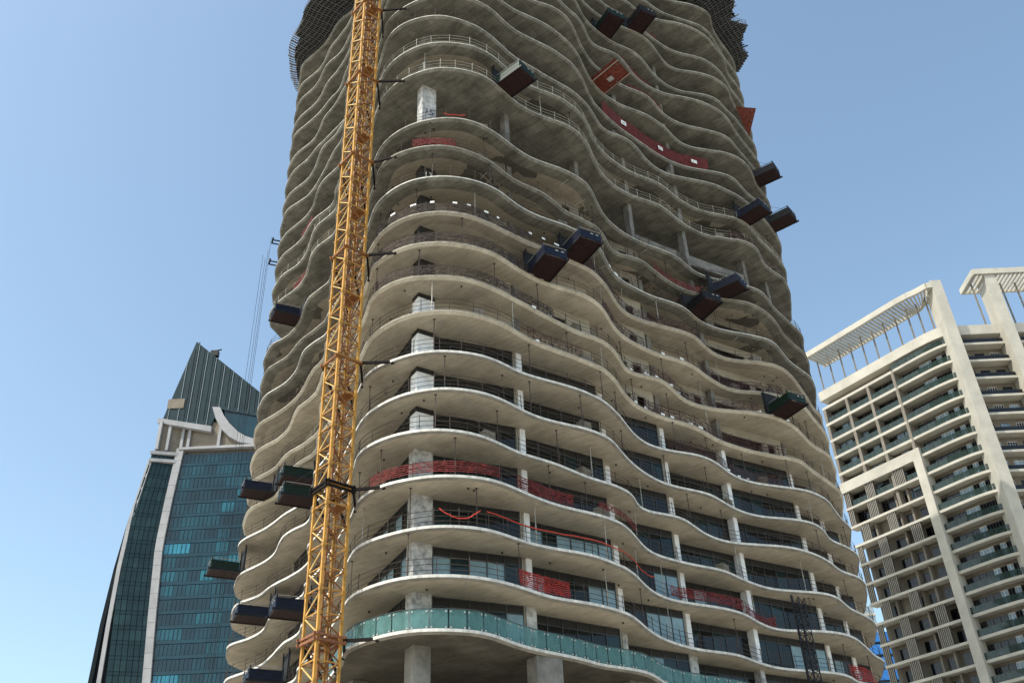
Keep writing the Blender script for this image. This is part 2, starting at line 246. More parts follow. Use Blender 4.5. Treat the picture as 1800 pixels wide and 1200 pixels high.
OFFS = [
[11,11,11,11,13,17,19,18,16,14,11,10,9,7,2,1,5,9,8,9,13,10,5,4,4,4,4,4,4,4,4,4,4,4,12,26,30,25,22,24,28,24,12,5,-1,-21,-48,-70,-77,-77,-77,-81,-91,-110,-130,-132,-109,-70,-32,-9,-1,-4,-9,-15,-18,-18,-13,-4,5,11,10,6,-3,-14,-27,-37,-40,-36,-29,-21,-15,-11,-8,-7,-4,4,8,6,2,-4,-7,-5,-4,-4,-4,-4,-4],
[11,11,11,11,13,17,19,18,16,14,11,10,9,7,2,1,5,9,8,9,13,10,5,5,7,8,10,11,13,14,16,17,19,20,23,25,22,17,15,18,21,16,8,8,8,6,6,9,11,9,8,16,28,33,31,22,8,-7,-18,-20,-15,-12,-18,-32,-48,-59,-58,-44,-24,-10,-10,-17,-27,-42,-57,-66,-70,-73,-71,-67,-64,-61,-60,-62,-47,-10,8,6,2,-4,-7,-5,-4,-4,-4,-4,-4],
[11,11,11,11,13,26,42,43,40,37,21,6,1,2,8,22,43,59,55,36,19,10,5,4,4,4,4,4,4,4,4,4,4,4,4,3,-4,-16,-28,-33,-31,-25,-22,-17,-12,-11,-14,-15,-7,9,27,44,57,58,45,28,15,4,-4,-8,-8,-8,-13,-22,-23,-12,5,23,36,43,45,35,11,-21,-55,-83,-89,-73,-48,-28,-10,8,23,33,33,21,2,-19,-36,-36,-18,-5,-4,-4,-4,-4,-4],
[11,11,11,14,24,22,-4,-23,-20,-12,-4,10,29,41,43,43,46,46,31,12,10,10,5,3,2,2,1,1,0,0,-1,-1,-2,-2,-1,2,4,7,15,16,11,12,17,24,33,39,37,33,31,30,25,20,21,27,34,32,22,10,0,-6,-8,-11,-16,-20,-20,-18,-11,1,15,21,16,9,3,-9,-25,-38,-42,-37,-24,-11,-3,-1,-3,-6,-9,-11,-9,-5,1,3,4,6,7,7,7,7,7],
[11,11,11,14,21,34,56,70,61,43,38,33,16,-10,-40,-61,-66,-61,-42,-7,13,10,5,4,4,4,4,4,4,4,4,4,4,4,8,19,32,39,41,43,43,39,32,25,13,-5,-21,-29,-26,-10,1,-3,-20,-40,-52,-49,-35,-13,5,6,-5,-4,24,60,76,63,28,-15,-51,-68,-65,-38,8,56,93,116,117,100,74,45,19,3,-1,0,8,28,50,54,44,23,2,-5,-4,-4,-4,-4,-4],
[19,19,19,18,19,21,20,19,20,20,14,9,15,33,52,64,66,49,23,11,13,10,5,4,4,4,4,4,4,4,4,4,4,4,2,-5,-17,-24,-22,-14,-5,2,10,16,19,19,16,13,12,12,17,27,41,55,60,52,30,6,-5,-3,8,17,16,2,-12,-12,0,16,29,28,17,7,-3,-13,-22,-26,-24,-15,-4,2,1,-5,-12,-22,-34,-34,-20,-7,0,6,6,0,-4,-4,-4,-4,-4],
[11,11,11,21,41,50,48,49,48,44,34,20,4,-19,-48,-67,-53,-17,1,7,13,10,5,4,4,4,4,4,4,4,4,4,4,4,4,2,-1,-9,-22,-29,-27,-25,-26,-24,-19,-14,-11,-10,-5,12,31,45,52,54,50,38,20,7,3,2,2,0,-9,-23,-25,-10,18,47,63,64,55,39,18,-1,-17,-30,-38,-41,-36,-23,-7,11,32,50,54,37,12,-9,-23,-25,-14,-5,-4,-4,-4,-4,-4],
[11,11,11,10,9,12,18,18,10,1,2,10,18,26,38,51,59,52,30,11,11,10,5,3,3,2,2,2,1,1,1,0,0,0,-2,-7,-13,-18,-16,-9,-3,0,2,9,12,11,17,24,23,19,15,13,13,13,13,14,16,14,9,4,3,2,-3,-11,-19,-19,-12,-4,2,1,-4,-7,-7,-5,-7,-19,-35,-48,-52,-43,-27,-20,-20,-14,-2,6,6,4,6,5,-3,-5,-4,-4,-4,-4,-4],
[11,11,11,10,9,10,7,-2,-4,3,12,17,3,-30,-65,-87,-89,-80,-52,-9,13,10,5,3,3,2,2,2,1,1,1,0,0,0,-2,0,11,21,23,23,14,-4,-17,-17,-15,-18,-18,-11,-3,0,-7,-23,-40,-56,-67,-62,-39,-15,1,6,2,-9,-8,17,45,48,20,-26,-67,-86,-75,-42,5,55,97,121,125,112,91,66,40,20,10,8,10,15,22,33,30,6,-8,-5,-4,-4,-4,-4,-4],
[11,11,11,10,6,6,7,4,1,-1,-5,-5,3,20,38,44,36,29,32,37,30,17,8,5,5,4,3,2,2,1,0,0,-1,-2,-3,-1,3,-2,-6,-5,-10,-18,-24,-25,-21,-14,-6,-4,-4,-7,-14,-19,-13,3,17,23,19,8,-4,-10,-7,0,6,5,-4,-10,-2,15,28,31,25,15,4,-11,-30,-42,-37,-19,-3,5,13,31,54,71,70,58,42,27,17,7,-3,-5,-4,-4,-4,-4,-4],
[11,11,11,15,19,15,3,-3,-1,-4,-15,-30,-42,-45,-37,-19,4,20,18,8,10,10,5,3,3,2,2,1,1,0,0,-1,-1,-2,-7,-20,-33,-38,-39,-40,-43,-47,-50,-48,-45,-45,-44,-33,-15,-2,5,8,5,1,3,9,10,8,8,9,7,-1,-12,-21,-21,-9,10,31,53,72,72,54,31,12,-2,-5,4,20,36,46,46,41,37,35,31,18,-2,-25,-44,-56,-46,-18,-4,-4,-4,-4,-4],
[11,11,11,6,-4,-7,-7,-9,-11,-12,-13,-14,-9,8,28,38,33,15,-9,-16,2,10,5,3,3,2,2,1,1,0,0,-1,-1,-2,-3,-3,-5,-7,-5,0,3,1,1,6,12,17,24,25,20,15,14,17,26,37,45,47,44,36,23,12,7,6,7,6,0,-5,-2,13,30,38,32,18,7,4,7,10,9,7,8,12,8,-5,-17,-21,-20,-18,-14,-8,3,5,-4,-7,-4,-4,-4,-4,-4],
[11,11,11,7,3,5,8,4,0,0,4,3,-10,-36,-67,-88,-98,-76,-25,5,12,10,5,3,3,2,2,1,1,0,0,-1,-1,-2,-3,-6,2,26,41,38,29,21,16,11,1,-9,-13,-17,-24,-25,-17,-13,-23,-52,-83,-95,-80,-49,-16,4,2,-10,-1,35,58,49,22,-5,-27,-38,-33,-8,28,58,82,103,117,117,101,73,45,24,13,5,-7,-15,-17,-14,-5,-1,-7,-7,-4,-4,-4,-4,-4],
[11,11,11,5,-7,-10,-15,-32,-33,-23,-17,-11,1,21,38,41,29,10,-2,2,12,10,5,3,2,1,1,0,-1,-1,-2,-3,-3,-4,-5,-8,-14,-16,-16,-13,-9,-5,4,18,28,30,28,28,27,23,19,21,33,48,57,57,48,30,12,3,2,6,6,-3,-15,-20,-17,-5,10,21,24,15,2,-5,-6,-2,0,-3,-5,-4,-4,-12,-24,-30,-28,-26,-27,-29,-26,-15,-4,-2,-4,-4,-4,-4,-4],
[11,11,11,5,-9,-18,-26,-33,-31,-24,-19,-12,-5,-1,-1,-5,-12,-16,-11,1,12,10,5,3,3,2,2,1,1,0,0,-1,-1,-2,-3,-7,-11,-14,-15,-15,-12,-9,-6,-1,4,5,5,4,1,-2,-4,-3,-1,0,-1,-1,-1,0,0,-1,-3,-5,-8,-15,-23,-27,-25,-17,-9,-6,-4,-5,-8,-13,-18,-22,-24,-23,-18,-13,-8,-8,-11,-15,-17,-18,-16,-13,-11,-10,-7,-5,-4,-4,-4,-4,-4],
[11,11,11,0,-29,-58,-76,-80,-72,-60,-47,-32,-11,11,25,25,11,-14,-25,-7,12,10,5,3,2,2,1,0,-1,-1,-2,-3,-3,-4,-6,-14,-24,-31,-35,-37,-35,-28,-22,-14,-5,4,10,9,2,-9,-18,-22,-15,1,21,30,25,17,7,-5,-14,-20,-32,-48,-63,-67,-59,-42,-22,-12,-12,-19,-28,-38,-50,-64,-70,-64,-46,-24,-8,-2,-8,-22,-36,-44,-36,-16,-7,-13,-19,-21,-20,-20,-20,-20,-20],
[11,11,11,1,-20,-33,-42,-51,-51,-40,-28,-18,-5,13,27,28,12,-8,-12,0,12,10,5,3,3,2,2,1,1,0,0,-1,-1,-2,-5,-12,-19,-22,-24,-22,-17,-14,-13,-5,7,18,25,27,23,11,-2,-6,6,23,32,30,25,20,13,5,0,-3,-10,-23,-38,-50,-50,-39,-22,-8,-4,-7,-14,-23,-34,-45,-52,-49,-41,-34,-29,-25,-22,-22,-21,-17,-15,-18,-22,-21,-14,-7,-4,-4,-4,-4,-4],
[11,11,11,5,-10,-27,-40,-42,-34,-21,-7,1,-7,-35,-74,-104,-89,-37,-8,1,12,10,5,3,3,2,2,1,1,0,0,-1,-1,-2,-3,-4,3,20,35,38,34,29,23,13,4,-1,-3,-6,-12,-22,-30,-33,-39,-47,-48,-42,-31,-13,7,25,34,31,23,34,57,62,40,0,-41,-65,-67,-49,-14,27,59,76,77,64,45,28,18,18,28,44,56,59,51,39,28,24,18,4,-4,-4,-4,-4,-4],
[11,11,11,4,-13,-29,-40,-41,-37,-33,-32,-26,-10,9,20,18,10,-6,-15,-2,12,10,5,3,3,2,2,1,1,0,0,-1,-1,-2,-3,-4,-5,-9,-14,-16,-14,-7,4,15,24,31,38,39,32,26,27,31,36,42,42,36,30,25,20,13,7,2,-7,-25,-50,-74,-93,-106,-116,-120,-118,-109,-97,-86,-78,-69,-61,-52,-39,-29,-26,-29,-31,-24,-7,9,17,20,24,33,31,9,-4,-4,-4,-4,-4],
[11,11,11,6,2,5,2,-8,-17,-27,-31,-34,-39,-41,-38,-27,-10,3,5,6,12,10,5,3,3,2,2,1,1,0,0,-1,-1,-2,-3,-5,-4,-2,-1,0,1,2,3,5,7,10,12,12,10,12,23,37,47,49,43,32,23,18,16,12,8,4,-3,-17,-30,-35,-28,-10,11,26,36,42,34,7,-24,-45,-49,-39,-21,3,27,50,72,86,85,60,25,8,6,7,6,0,-4,-4,-4,-4,-4],
[11,11,11,6,-8,-24,-37,-44,-42,-33,-21,-10,0,12,9,-15,-27,-22,-13,1,12,10,5,3,3,2,2,1,1,0,0,-1,-1,-2,-3,-5,-4,-2,-1,0,1,2,3,5,7,10,12,12,8,4,4,7,21,50,72,72,58,38,19,12,16,18,16,11,1,-9,-12,-1,21,35,31,15,-4,-17,-23,-25,-26,-24,-17,-7,2,8,6,9,22,24,15,8,6,7,6,0,-4,-4,-4,-4,-4],
[11,11,11,7,-4,-12,-17,-18,-17,-10,-4,-22,-55,-83,-107,-129,-133,-100,-38,1,12,10,5,3,3,2,2,1,1,0,0,-1,-1,-2,-3,-5,-4,-2,-1,0,1,2,3,5,7,10,12,12,8,4,4,7,14,26,31,15,-5,8,38,55,58,46,41,61,86,90,67,25,-14,-34,-32,-11,18,51,85,108,113,105,92,75,56,42,30,23,26,24,15,8,6,7,6,0,-4,-4,-4,-4,-4],
[11,11,11,6,-10,-27,-40,-47,-47,-41,-31,-17,-11,-22,-42,-51,-37,-22,-13,1,12,10,5,3,3,2,2,1,1,0,0,-1,-1,-2,-3,-5,-4,-2,-1,0,1,2,3,5,7,10,12,12,8,4,4,7,14,26,31,25,16,13,20,31,33,35,37,30,19,13,20,35,43,37,21,2,-17,-37,-55,-68,-74,-66,-45,-26,-14,-11,-11,2,25,27,15,8,6,7,6,0,-4,-4,-4,-4,-4],
[11,11,11,7,8,17,17,11,12,7,-9,-28,-44,-66,-96,-98,-67,-40,-19,1,12,10,5,3,3,2,2,1,1,0,0,-1,-1,-2,-3,-5,-4,-2,-1,0,1,2,3,5,7,10,12,12,8,4,4,7,14,26,31,25,16,13,16,20,21,28,37,35,31,38,49,66,88,107,112,104,80,44,5,-21,-22,-6,12,25,38,54,71,72,50,27,15,8,6,7,6,0,-4,-4,-4,-4,-4],
[11,11,11,9,2,-9,-20,-25,-23,-18,-13,-8,-11,-28,-51,-60,-54,-40,-19,1,12,10,5,3,3,2,2,1,1,0,0,-1,-1,-2,-3,-5,-4,-2,-1,0,1,2,3,5,7,10,12,12,8,4,4,7,14,26,31,25,16,13,16,20,21,22,23,25,22,11,4,2,-2,-1,9,23,29,23,10,-5,-16,-16,-5,5,11,17,30,41,40,27,15,8,6,7,6,0,-4,-4,-4,-4,-4],
[11,11,11,9,6,5,-1,-6,-2,8,19,26,20,-10,-52,-71,-59,-40,-19,1,12,10,5,3,3,2,2,1,1,0,0,-1,-1,-2,-3,-5,-4,-2,-1,0,1,2,3,5,7,10,12,12,8,4,4,7,14,26,31,25,16,13,16,20,21,22,23,25,23,16,15,20,26,26,27,44,72,106,143,169,175,168,155,135,111,91,82,94,90,47,15,8,6,7,6,0,-4,-4,-4,-4,-4],
[11,11,11,12,10,5,-6,-16,-19,-17,-11,-1,1,-14,-35,-48,-50,-40,-19,1,12,10,5,3,3,2,2,1,1,0,0,-1,-1,-2,-3,-5,-4,-2,-1,0,1,2,3,5,7,10,12,12,8,4,4,7,14,26,31,25,16,13,16,20,21,22,23,25,23,16,15,20,26,29,30,40,53,53,42,32,24,20,21,28,36,39,40,40,38,27,15,8,6,7,6,0,-4,-4,-4,-4,-4],
[11,11,11,9,17,39,47,44,42,34,19,4,-4,-10,-26,-57,-93,-92,-39,1,12,10,5,3,3,2,2,1,1,0,0,-1,-1,-2,-3,-5,-4,-2,-1,0,1,2,3,5,7,10,12,12,8,4,4,7,14,26,31,25,16,13,16,20,21,22,23,25,23,16,15,20,26,29,30,33,34,36,39,32,22,31,52,71,87,102,92,57,37,27,15,8,6,7,6,0,-4,-4,-4,-4,-4]]

# ------------------------------------------------------------------ the wavy tower: plan
def zf(n): return 20.9 + 3.5 * n
OFFS += [OFFS[27], OFFS[26]]
FLOORS = [n for n in range(30) if n != 14]
def nxt(n): return n + 2 if n == 13 else n + 1
BACK = [(36.3, 107.5), (33.5, 112), (26, 120), (19, 129), (14.5, 132.5), (9, 131), (-4, 123), (-19, 113.5), (-26, 107), (-29.3, 103.6)]
def edge(n, s, ins=0.0):
    i = min(max(int(s), 0), 95); f = s - i
    def P(k):
        a = R(NANG[k] / 10); u = Vector((math.cos(a), math.sin(a), 0)); return Vector((BASE[k][0] / 100, BASE[k][1] / 100, 0)), u, OFFS[n][k] / 100
    a, ua, ga = P(i); b, ub, gb = P(i + 1)
    u = (ua * (1 - f) + ub * f).normalized()
    p = a.lerp(b, f) + u * (ga * (1 - f) + gb * f - ins)
    return Vector((p.x, p.y, 0)), u
def outline(n):
    pts = [edge(n, k / 1.0)[0].xy for k in range(97)]
    # finer sampling where it is seen
    fine = []
    for k in range(96):
        p0, p1, p2, p3 = pts[max(k - 1, 0)], pts[k], pts[k + 1], pts[min(k + 2, 96)]
        for t in (0, .5):
            fine.append(.5 * ((2 * p1) + (p2 - p0) * t + (2 * p0 - 5 * p1 + 4 * p2 - p3) * t * t + (3 * p1 - p0 - 3 * p2 + p3) * t ** 3))
    fine.append(pts[96])
    return fine + [Vector(b) for b in BACK]
def inset(pts, d):
    out = []; n = len(pts)
    for i in range(n):
        a, b = pts[i - 1], pts[(i + 1) % n]
        t = (b - a).normalized(); out.append(pts[i] + Vector((-t.y, t.x)) * d)
    return out
TROOT = (5, 92, 0)
tower = empty('tower_under_construction', 'unfinished high-rise with stacked wavy concrete balcony slabs behind the yellow crane mast', 'tower', loc=TROOT)
TINV = Matrix.Translation((-TROOT[0], -TROOT[1], 0))
def wpart(name, mb, mats, parent=None):
    o = obj(name, mb, mats, parent or tower)
    if parent is None: o.matrix_parent_inverse = TINV
    return o

def slab(n):
    z = zf(n); o = outline(n); mb = MB(); N = len(o)
    lo = n <= 6
    loops = [(o, z), (o, z - (.20 if lo else .11)), (inset(o, .2), z - .33), (inset(o, 1.25), z - .335)]
    for pts, zz in loops: mb.v += [(p.x, p.y, zz) for p in pts]
    # outline runs counter-clockwise seen from above
    mb.f.append(tuple(range(N))); mb.m.append(0)
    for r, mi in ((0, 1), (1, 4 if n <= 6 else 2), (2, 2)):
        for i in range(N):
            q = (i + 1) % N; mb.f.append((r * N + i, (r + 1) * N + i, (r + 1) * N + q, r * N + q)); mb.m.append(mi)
    mb.f.append(tuple(3 * N + i for i in range(N))[::-1]); mb.m.append(3)
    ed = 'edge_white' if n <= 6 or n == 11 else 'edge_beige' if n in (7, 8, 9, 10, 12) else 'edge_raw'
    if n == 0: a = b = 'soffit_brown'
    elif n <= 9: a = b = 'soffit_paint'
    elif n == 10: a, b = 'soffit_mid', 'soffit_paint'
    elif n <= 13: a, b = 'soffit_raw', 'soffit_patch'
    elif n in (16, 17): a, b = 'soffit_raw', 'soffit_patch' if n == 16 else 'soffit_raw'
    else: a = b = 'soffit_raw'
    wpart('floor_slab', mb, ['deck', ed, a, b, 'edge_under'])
for n in FLOORS: slab(n)

# walls: one staggered bay after another
BR = [((-6.1, 62.6), (0, 65.3)), ((.5, 67), (7, 71.3)), ((7.6, 75.2), (13, 78.6)), ((13.5, 81), (19.6, 85)), ((19.95, 85.2), (27.3, 89.6)), ((27.8, 92), (31, 94.2)), ((31.3, 96.2), (34.0, 98.0))]
BL = [((-7.7, 62.2), (-11.6, 69.2)), ((-11.2, 69.6), (-15, 76.4)), ((-15.4, 77.4), (-19.2, 84)), ((-19.0, 84.3), (-22.6, 90.8))]
def basis(a, b):
    X = Vector((b[0] - a[0], b[1] - a[1], 0)); L = X.length; X.normalize(); Y = Vector((-X.y, X.x, 0)); return X, Y, L
def fill_wall(a, b, z0, z1, m, name, th=.2, side=1):
    X, Y, L = basis(a, b); c = (Vector((*a, 0)) + Vector((*b, 0))) / 2 + Y * side * (th / 2)
    mb = MB(); mb.box((c.x, c.y, (z0 + z1) / 2), X, Y, L / 2, th / 2, (z1 - z0) / 2); return wpart(name, mb, m)
PANE = {}
def window(a, b, z0, z1, side, n, film):
    """glazed bay: frame with mullions, each pane a piece of its own"""
    X, Y, L = basis(a, b); Y = Y * side; k = max(2, round(L / 1.35)); wv = L / k
    A = Vector((*a, 0)); mb = MB(); h = z1 - z0
    zt = z0 + 2.55
    for i in range(k + 1):
        c = A + X * min(max(i * wv, .04), L - .04) + Y * .08
        mb.box((c.x, c.y, z0 + h / 2), X, Y, .035, .07, h / 2)
    for zz in (z0 + .04, zt, z1 - .04):
        c = A + X * L / 2 + Y * .08; mb.box((c.x, c.y, zz), X, Y, L / 2 - .002, .065, .035)
    win = wpart('window', mb, 'frame_alu')
    for i in range(k):
        for lo, hi in ((z0 + .08, zt - .04), (zt + .04, z1 - .08)):
            c = A + X * (i + .5) * wv + Y * .08; q = MB()
            q.box((c.x, c.y, (lo + hi) / 2), X, Y, wv / 2 - .036, .012, (hi - lo) / 2)
            mm = 'wrap_shade_black' if lo > z0 + 1 else 'glass_film' if film and lo < z0 + 1 and random.random() < film else random.choice(('glass_dark', 'glass_dark', 'glass_teal'))  # upper panes black: shadow gap under the soffit put into colour
            obj('pane', q, mm, win)
def blockwall(a, b, z0, z1, side, n):
    """plastered blockwork with a door opening and a dark sheet for the unlit interior"""
    X, Y, L = basis(a, b); Y = Y * side; A = Vector((*a, 0)); mb = MB()
    door = L - 1.9 if L > 4 else L - 1.3; dw = .95; dh = 2.3
    def piece(u0, u1, lo, hi, m=0, t0=0, t1=.2):
        c = A + X * (u0 + u1) / 2 + Y * (t0 + t1) / 2; mb.box((c.x, c.y, (lo + hi) / 2), X, Y, (u1 - u0) / 2, (t1 - t0) / 2, (hi - lo) / 2, m)
    segs = []
    if L > 4.5:
        piece(0, .5, z0, z1); piece(.5, door - .7, z0, z0 + .15); piece(.5, door - .7, z0 + 2.3, z1)     # wide opening with lintel
        piece(door - .7, door, z0, z1)
    else: piece(0, door, z0, z1)
    piece(door, door + dw, z0 + dh, z1); piece(door + dw, L, z0, z1)
    piece(0, L, z0, z1 - .01, 1, .95, 1.05)  # near-black sheet behind the openings, interior shade given as colour
    wpart('block_wall_shade', mb, ['plaster_beige' if n < 11 else 'blockwork', 'dark_void'])
for n in FLOORS:
    z0, z1 = zf(n), zf(nxt(n)) - .335
    for bays, side in ((BR, 1), (BL, -1)):
        for i, (a, b) in enumerate(bays):
            if n <= 6: window(a, b, z0, z1, side, n, .3 if n in (1, 2) else .06 if n == 0 else 0)
            elif n <= 12: blockwall(a, b, z0, z1, side, n)
            if i + 1 < len(bays) and n <= 12:
                fill_wall(b, bays[i + 1][0], z0, z1, 'plaster_beige', 'step_wall', .18, side)
    if n <= 12:
        fill_wall(BR[-1][1], (28.6, 106), z0, z1, 'plaster_beige', 'end_wall', .2, 1)
        fill_wall(BL[-1][1], (-14, 96.6), z0, z1, 'plaster_beige', 'end_wall', .2, -1)
# deep bulkheads in the tall plant storey
for (a, b), lo in ((BR[3], 2.7), (BR[4], 2.7)):
    fill_wall(a, b, zf(13) + lo, zf(13) + lo + 1.3, 'concrete', 'bulkhead', .3, 1)
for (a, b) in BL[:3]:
    fill_wall(a, b, zf(13), zf(13) + 2.2, 'dark_void', 'block_wall_shade', .2, -1)  # near-black panel, darkness of the open plant storey put into colour
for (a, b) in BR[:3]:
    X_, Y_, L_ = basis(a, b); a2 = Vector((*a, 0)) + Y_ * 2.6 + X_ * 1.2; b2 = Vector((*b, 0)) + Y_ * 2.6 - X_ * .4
    fill_wall(a2.xy, b2.xy, zf(13), zf(15) - .34, 'core', 'block_wall_shade', .2, 1)  # dark panels added behind the bays to deepen the recess shade
# stair and lift core, coloured near-black for the unlit depth of the open storeys
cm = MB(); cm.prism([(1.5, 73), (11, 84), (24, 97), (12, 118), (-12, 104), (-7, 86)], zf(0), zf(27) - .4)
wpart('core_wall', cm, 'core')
# columns
CW = [(.25, 66.0), (7.2, 72.9), (13.25, 79.7), (19.78, 84.75), (27.55, 90.6), (31.15, 95.0), (-11.0, 69.6), (-14.8, 77.1), (-18.7, 84.4), (-22.1, 91.6)]
AX = (az(56), az(-34))
def column(x, y, hx, hy, z0, z1, m, name='column'):
    mb = MB(); mb.box((x, y, (z0 + z1) / 2), AX[0], AX[1], hx, hy, (z1 - z0) / 2); return wpart(name, mb, m)
for n in FLOORS[:-1]:
    z0, z1 = zf(n), zf(nxt(n)) - .336
    m = 'plaster_patchy' if n <= 3 or n == 13 else 'column_white' if n <= 7 else 'wrap_shade_black' if n <= 12 else 'concrete'
    column(-6.95, 62.25, .72, .5, z0, z1, m, 'corner_column')
    if n in (4, 5, 6, 7, 8, 9):
        column(-6.95, 62.25, .74, .52, z1 - .42, z1 + .001, 'wrap_shade_black', 'column_head')
    for j, (x, y) in enumerate(CW):
        if n > 22 and j >= 6: continue
        big = j in (0, 2) and n == 0
        column(x, y, .42 if big else .24, .42, z0, z1, 'plaster_patchy' if n == 0 else 'column_white' if n <= 6 and j < 6 else 'concrete')
# open storey under the glass balcony: columns, block walls and podium
for x, y, hx in ((-6.95, 62.25, .62), (1.2, 66.0, 1.05), (7.9, 73.2, .95), (13.4, 79.6, .6), (20.5, 85, .6), (28, 91, .6), (-12, 69.5, .6), (-19, 83, .6)):
    column(x, y, hx, .6, 12.2, zf(0) - .34, 'concrete')
for a, b, t in (((-11.5, 67), (-8.6, 66.2), 19.2), ((-5, 66), (0, 68.3), 19.4), ((-13, 72), (-20, 85), 17.2)):
    X, Y, L = basis(a, b); mb = MB()
    rows = int((t - 12.2) / .22)
    for r in range(rows):
        u = -.22 if r % 2 else 0.0
        while u < L:
            u0, u1 = max(u, 0) + .012, min(u + .44, L) - .012
            if u1 > u0 + .05:
                c = Vector((*a, 0)) + X * (u0 + u1) / 2 + Y * (.1 + random.uniform(-.006, .006)); mb.box((c.x, c.y, 12.2 + r * .22 + .105), X, Y, (u1 - u0) / 2, .1, .1)
            u += .44
    o = wpart('block_wall_courses', mb, 'blockwork'); o['kind'] = 'stuff'
pm = MB(); pm.prism([(p.x, p.y) for p in inset(outline(0), 1.0)], -.5, 12.2); wpart('podium', pm, 'concrete')
# hangers, sleeves and stubs under the painted soffits
st = MB()
for n in range(1, 14):
    for k in range(9):
        e, u = edge(n, random.uniform(34, 84), random.uniform(.7, 2.2)); z = zf(n) - .335
        st.box((e.x, e.y, z - .05), (1, 0), (0, 1), .06, .06, .05) if k % 3 else st.box((e.x, e.y, z - .02), u.xy, Vector((-u.y, u.x)), .5, .03, .03, 1)
wpart('soffit_fitting', st, ['dark_void', 'rail_white'])['kind'] = 'stuff'
# storey numbers on the corner column
def number(txt, n, dz, m, sz):
    cu = bpy.data.curves.new('storey_number', 'FONT'); cu.body = txt; cu.size = sz; cu.extrude = .01; cu.align_x = 'CENTER'
    t = bpy.data.objects.new('tmp', cu); me = bpy.data.meshes.new_from_object(t); bpy.data.objects.remove(t); me.materials.clear(); me.materials.append(M[m])
    o = link('storey_number', me, tower); o.matrix_parent_inverse = TINV
    p = Vector((-6.95, 62.25, 0)) - AX[1] * .52; X = AX[0]; o.matrix_basis = Matrix(((X.x, 0, -AX[1].x, p.x), (X.y, 0, -AX[1].y, p.y), (0, 1, 0, zf(n) + dz), (0, 0, 0, 1)))
    o['label'] = 'painted storey number ' + txt
number('13', 11, 2.05, 'white_tag', .9); number('15', 13, 3.0, 'ink_blue', 1.0)

# ------------------------------------------------------------------ guard rails, balustrade
def rail_path(n, s0, s1, step=.5, ins=.14):
    k = max(2, int((s1 - s0) / step)); return [edge(n, s0 + (s1 - s0) * i / k, ins)[0] for i in range(k + 1)]
POSTM = {}
def guard_rail(n, s0, s1, m, pr=.030, every=1.55, lab='', tags=(), toe=True, hs=(.35, .72, 1.12)):
    r = empty('guard_rail', lab, 'guard rail', 'tube guard rails along the slab edges', loc=(0, 62, zf(n)))
    inv = Matrix.Translation((0, -62, -zf(n)))
    pts = rail_path(n, s0, s1)
    for h in hs:
        mb = MB(); mb.tube([(p.x, p.y, zf(n) + h + random.uniform(-.012, .012)) for p in pts], pr * .8, 4)
        o = obj('rail', mb, m, r); o.matrix_parent_inverse = inv
    if m not in POSTM:
        mb = MB(); mb.tube([(0, 0, 0), (0, 0, 1.3)], pr, 5); mb.box((0, 0, .03), (1, 0), (0, 1), .09, .09, .03); POSTM[m] = mb.mesh('post', [m])
    s = s0 + .2
    while s < s1:
        p, u = edge(n, s, .17); o = link('post', POSTM[m], r); o.matrix_parent_inverse = inv; o.location = (p.x, p.y, zf(n)); s += every * random.uniform(.85, 1.15)
        o.rotation_euler = (random.uniform(-.04, .04), random.uniform(-.04, .04), 0)
    for a, b in tags:
        s = a
        while s < b:
            e, u = edge(n, s, .05); t = Vector((-u.y, u.x)); mb = MB(); L = random.uniform(.25, .6)
            mb.box((e.x, e.y, zf(n) + (random.uniform(1.0, 1.1) if n == 10 else random.uniform(.14, .2))), t, u.xy, L / 2, .02, .09); o = obj('white_sheet', mb, 'white_tag', r); o.matrix_parent_inverse = inv
            s += random.uniform(.9, 1.9)
    return r
TAGS = {10: ((38, 48), (50, 56)), 9: ((50, 52), (66, 69)), 8: ((50, 52), (62, 69), (76, 80)), 7: ((50, 51), (62, 70)), 6: ((72, 76),), 5: (), 11: ((60, 62),)}
for n in list(range(1, 14)) + [15, 16, 17]:
    pale = n in (15, 16)
    lab = '%s guard rail on the %s wavy slab counted up from the glass balustrade' % ('pale tube' if pale else 'brown tube', ORD[n - 1])
    guard_rail(n, 3, 93 if n > 1 else 90, 'tube_pale' if pale else 'tube', lab=lab, tags=TAGS.get(n, ()), every=1.5 if pale else 1.7)
# glass balustrade on the lowest wavy slab
gb = empty('glass_balustrade', 'teal glass balustrade along the lowest wavy slab of the unfinished tower', 'balustrade', loc=(0, 60, zf(0)))
ginv = Matrix.Translation((0, -60, -zf(0)))
s = 26.0
while s < 91:
    a, u = edge(0, s + .03, .12); b, v = edge(0, s + 1.0, .12); t = (b - a); L = t.length; t.normalize(); c = (a + b) / 2; mb = MB()
    mb.box((c.x, c.y, zf(0) + .66), t, (-t.y, t.x), L / 2, .014, .62); o = obj('glass_panel', mb, 'balustrade', gb); o.matrix_parent_inverse = ginv
    cl = MB()
    for f in (-.4, .4):
        for zz in (.12, 1.12): q = c + t * L * f + u * .03; cl.box((q.x, q.y, zf(0) + zz), t, (-t.y, t.x), .045, .03, .045)
    obj('clamp', cl, 'rail_white', o)['kind'] = 'stuff'
    s += 1.04
mb = MB(); mb.tube([(p.x, p.y, zf(0) + 1.3) for p in rail_path(0, 26, 91, ins=.12)], .03, 5); o = obj('handrail', mb, 'frame_alu', gb); o.matrix_parent_inverse = ginv

NTH = ['first', 'second', 'third', 'fourth', 'fifth', 'sixth', 'seventh', 'eighth', 'ninth', 'tenth', 'eleventh', 'twelfth', 'thirteenth', 'fourteenth', 'fifteenth', 'sixteenth']
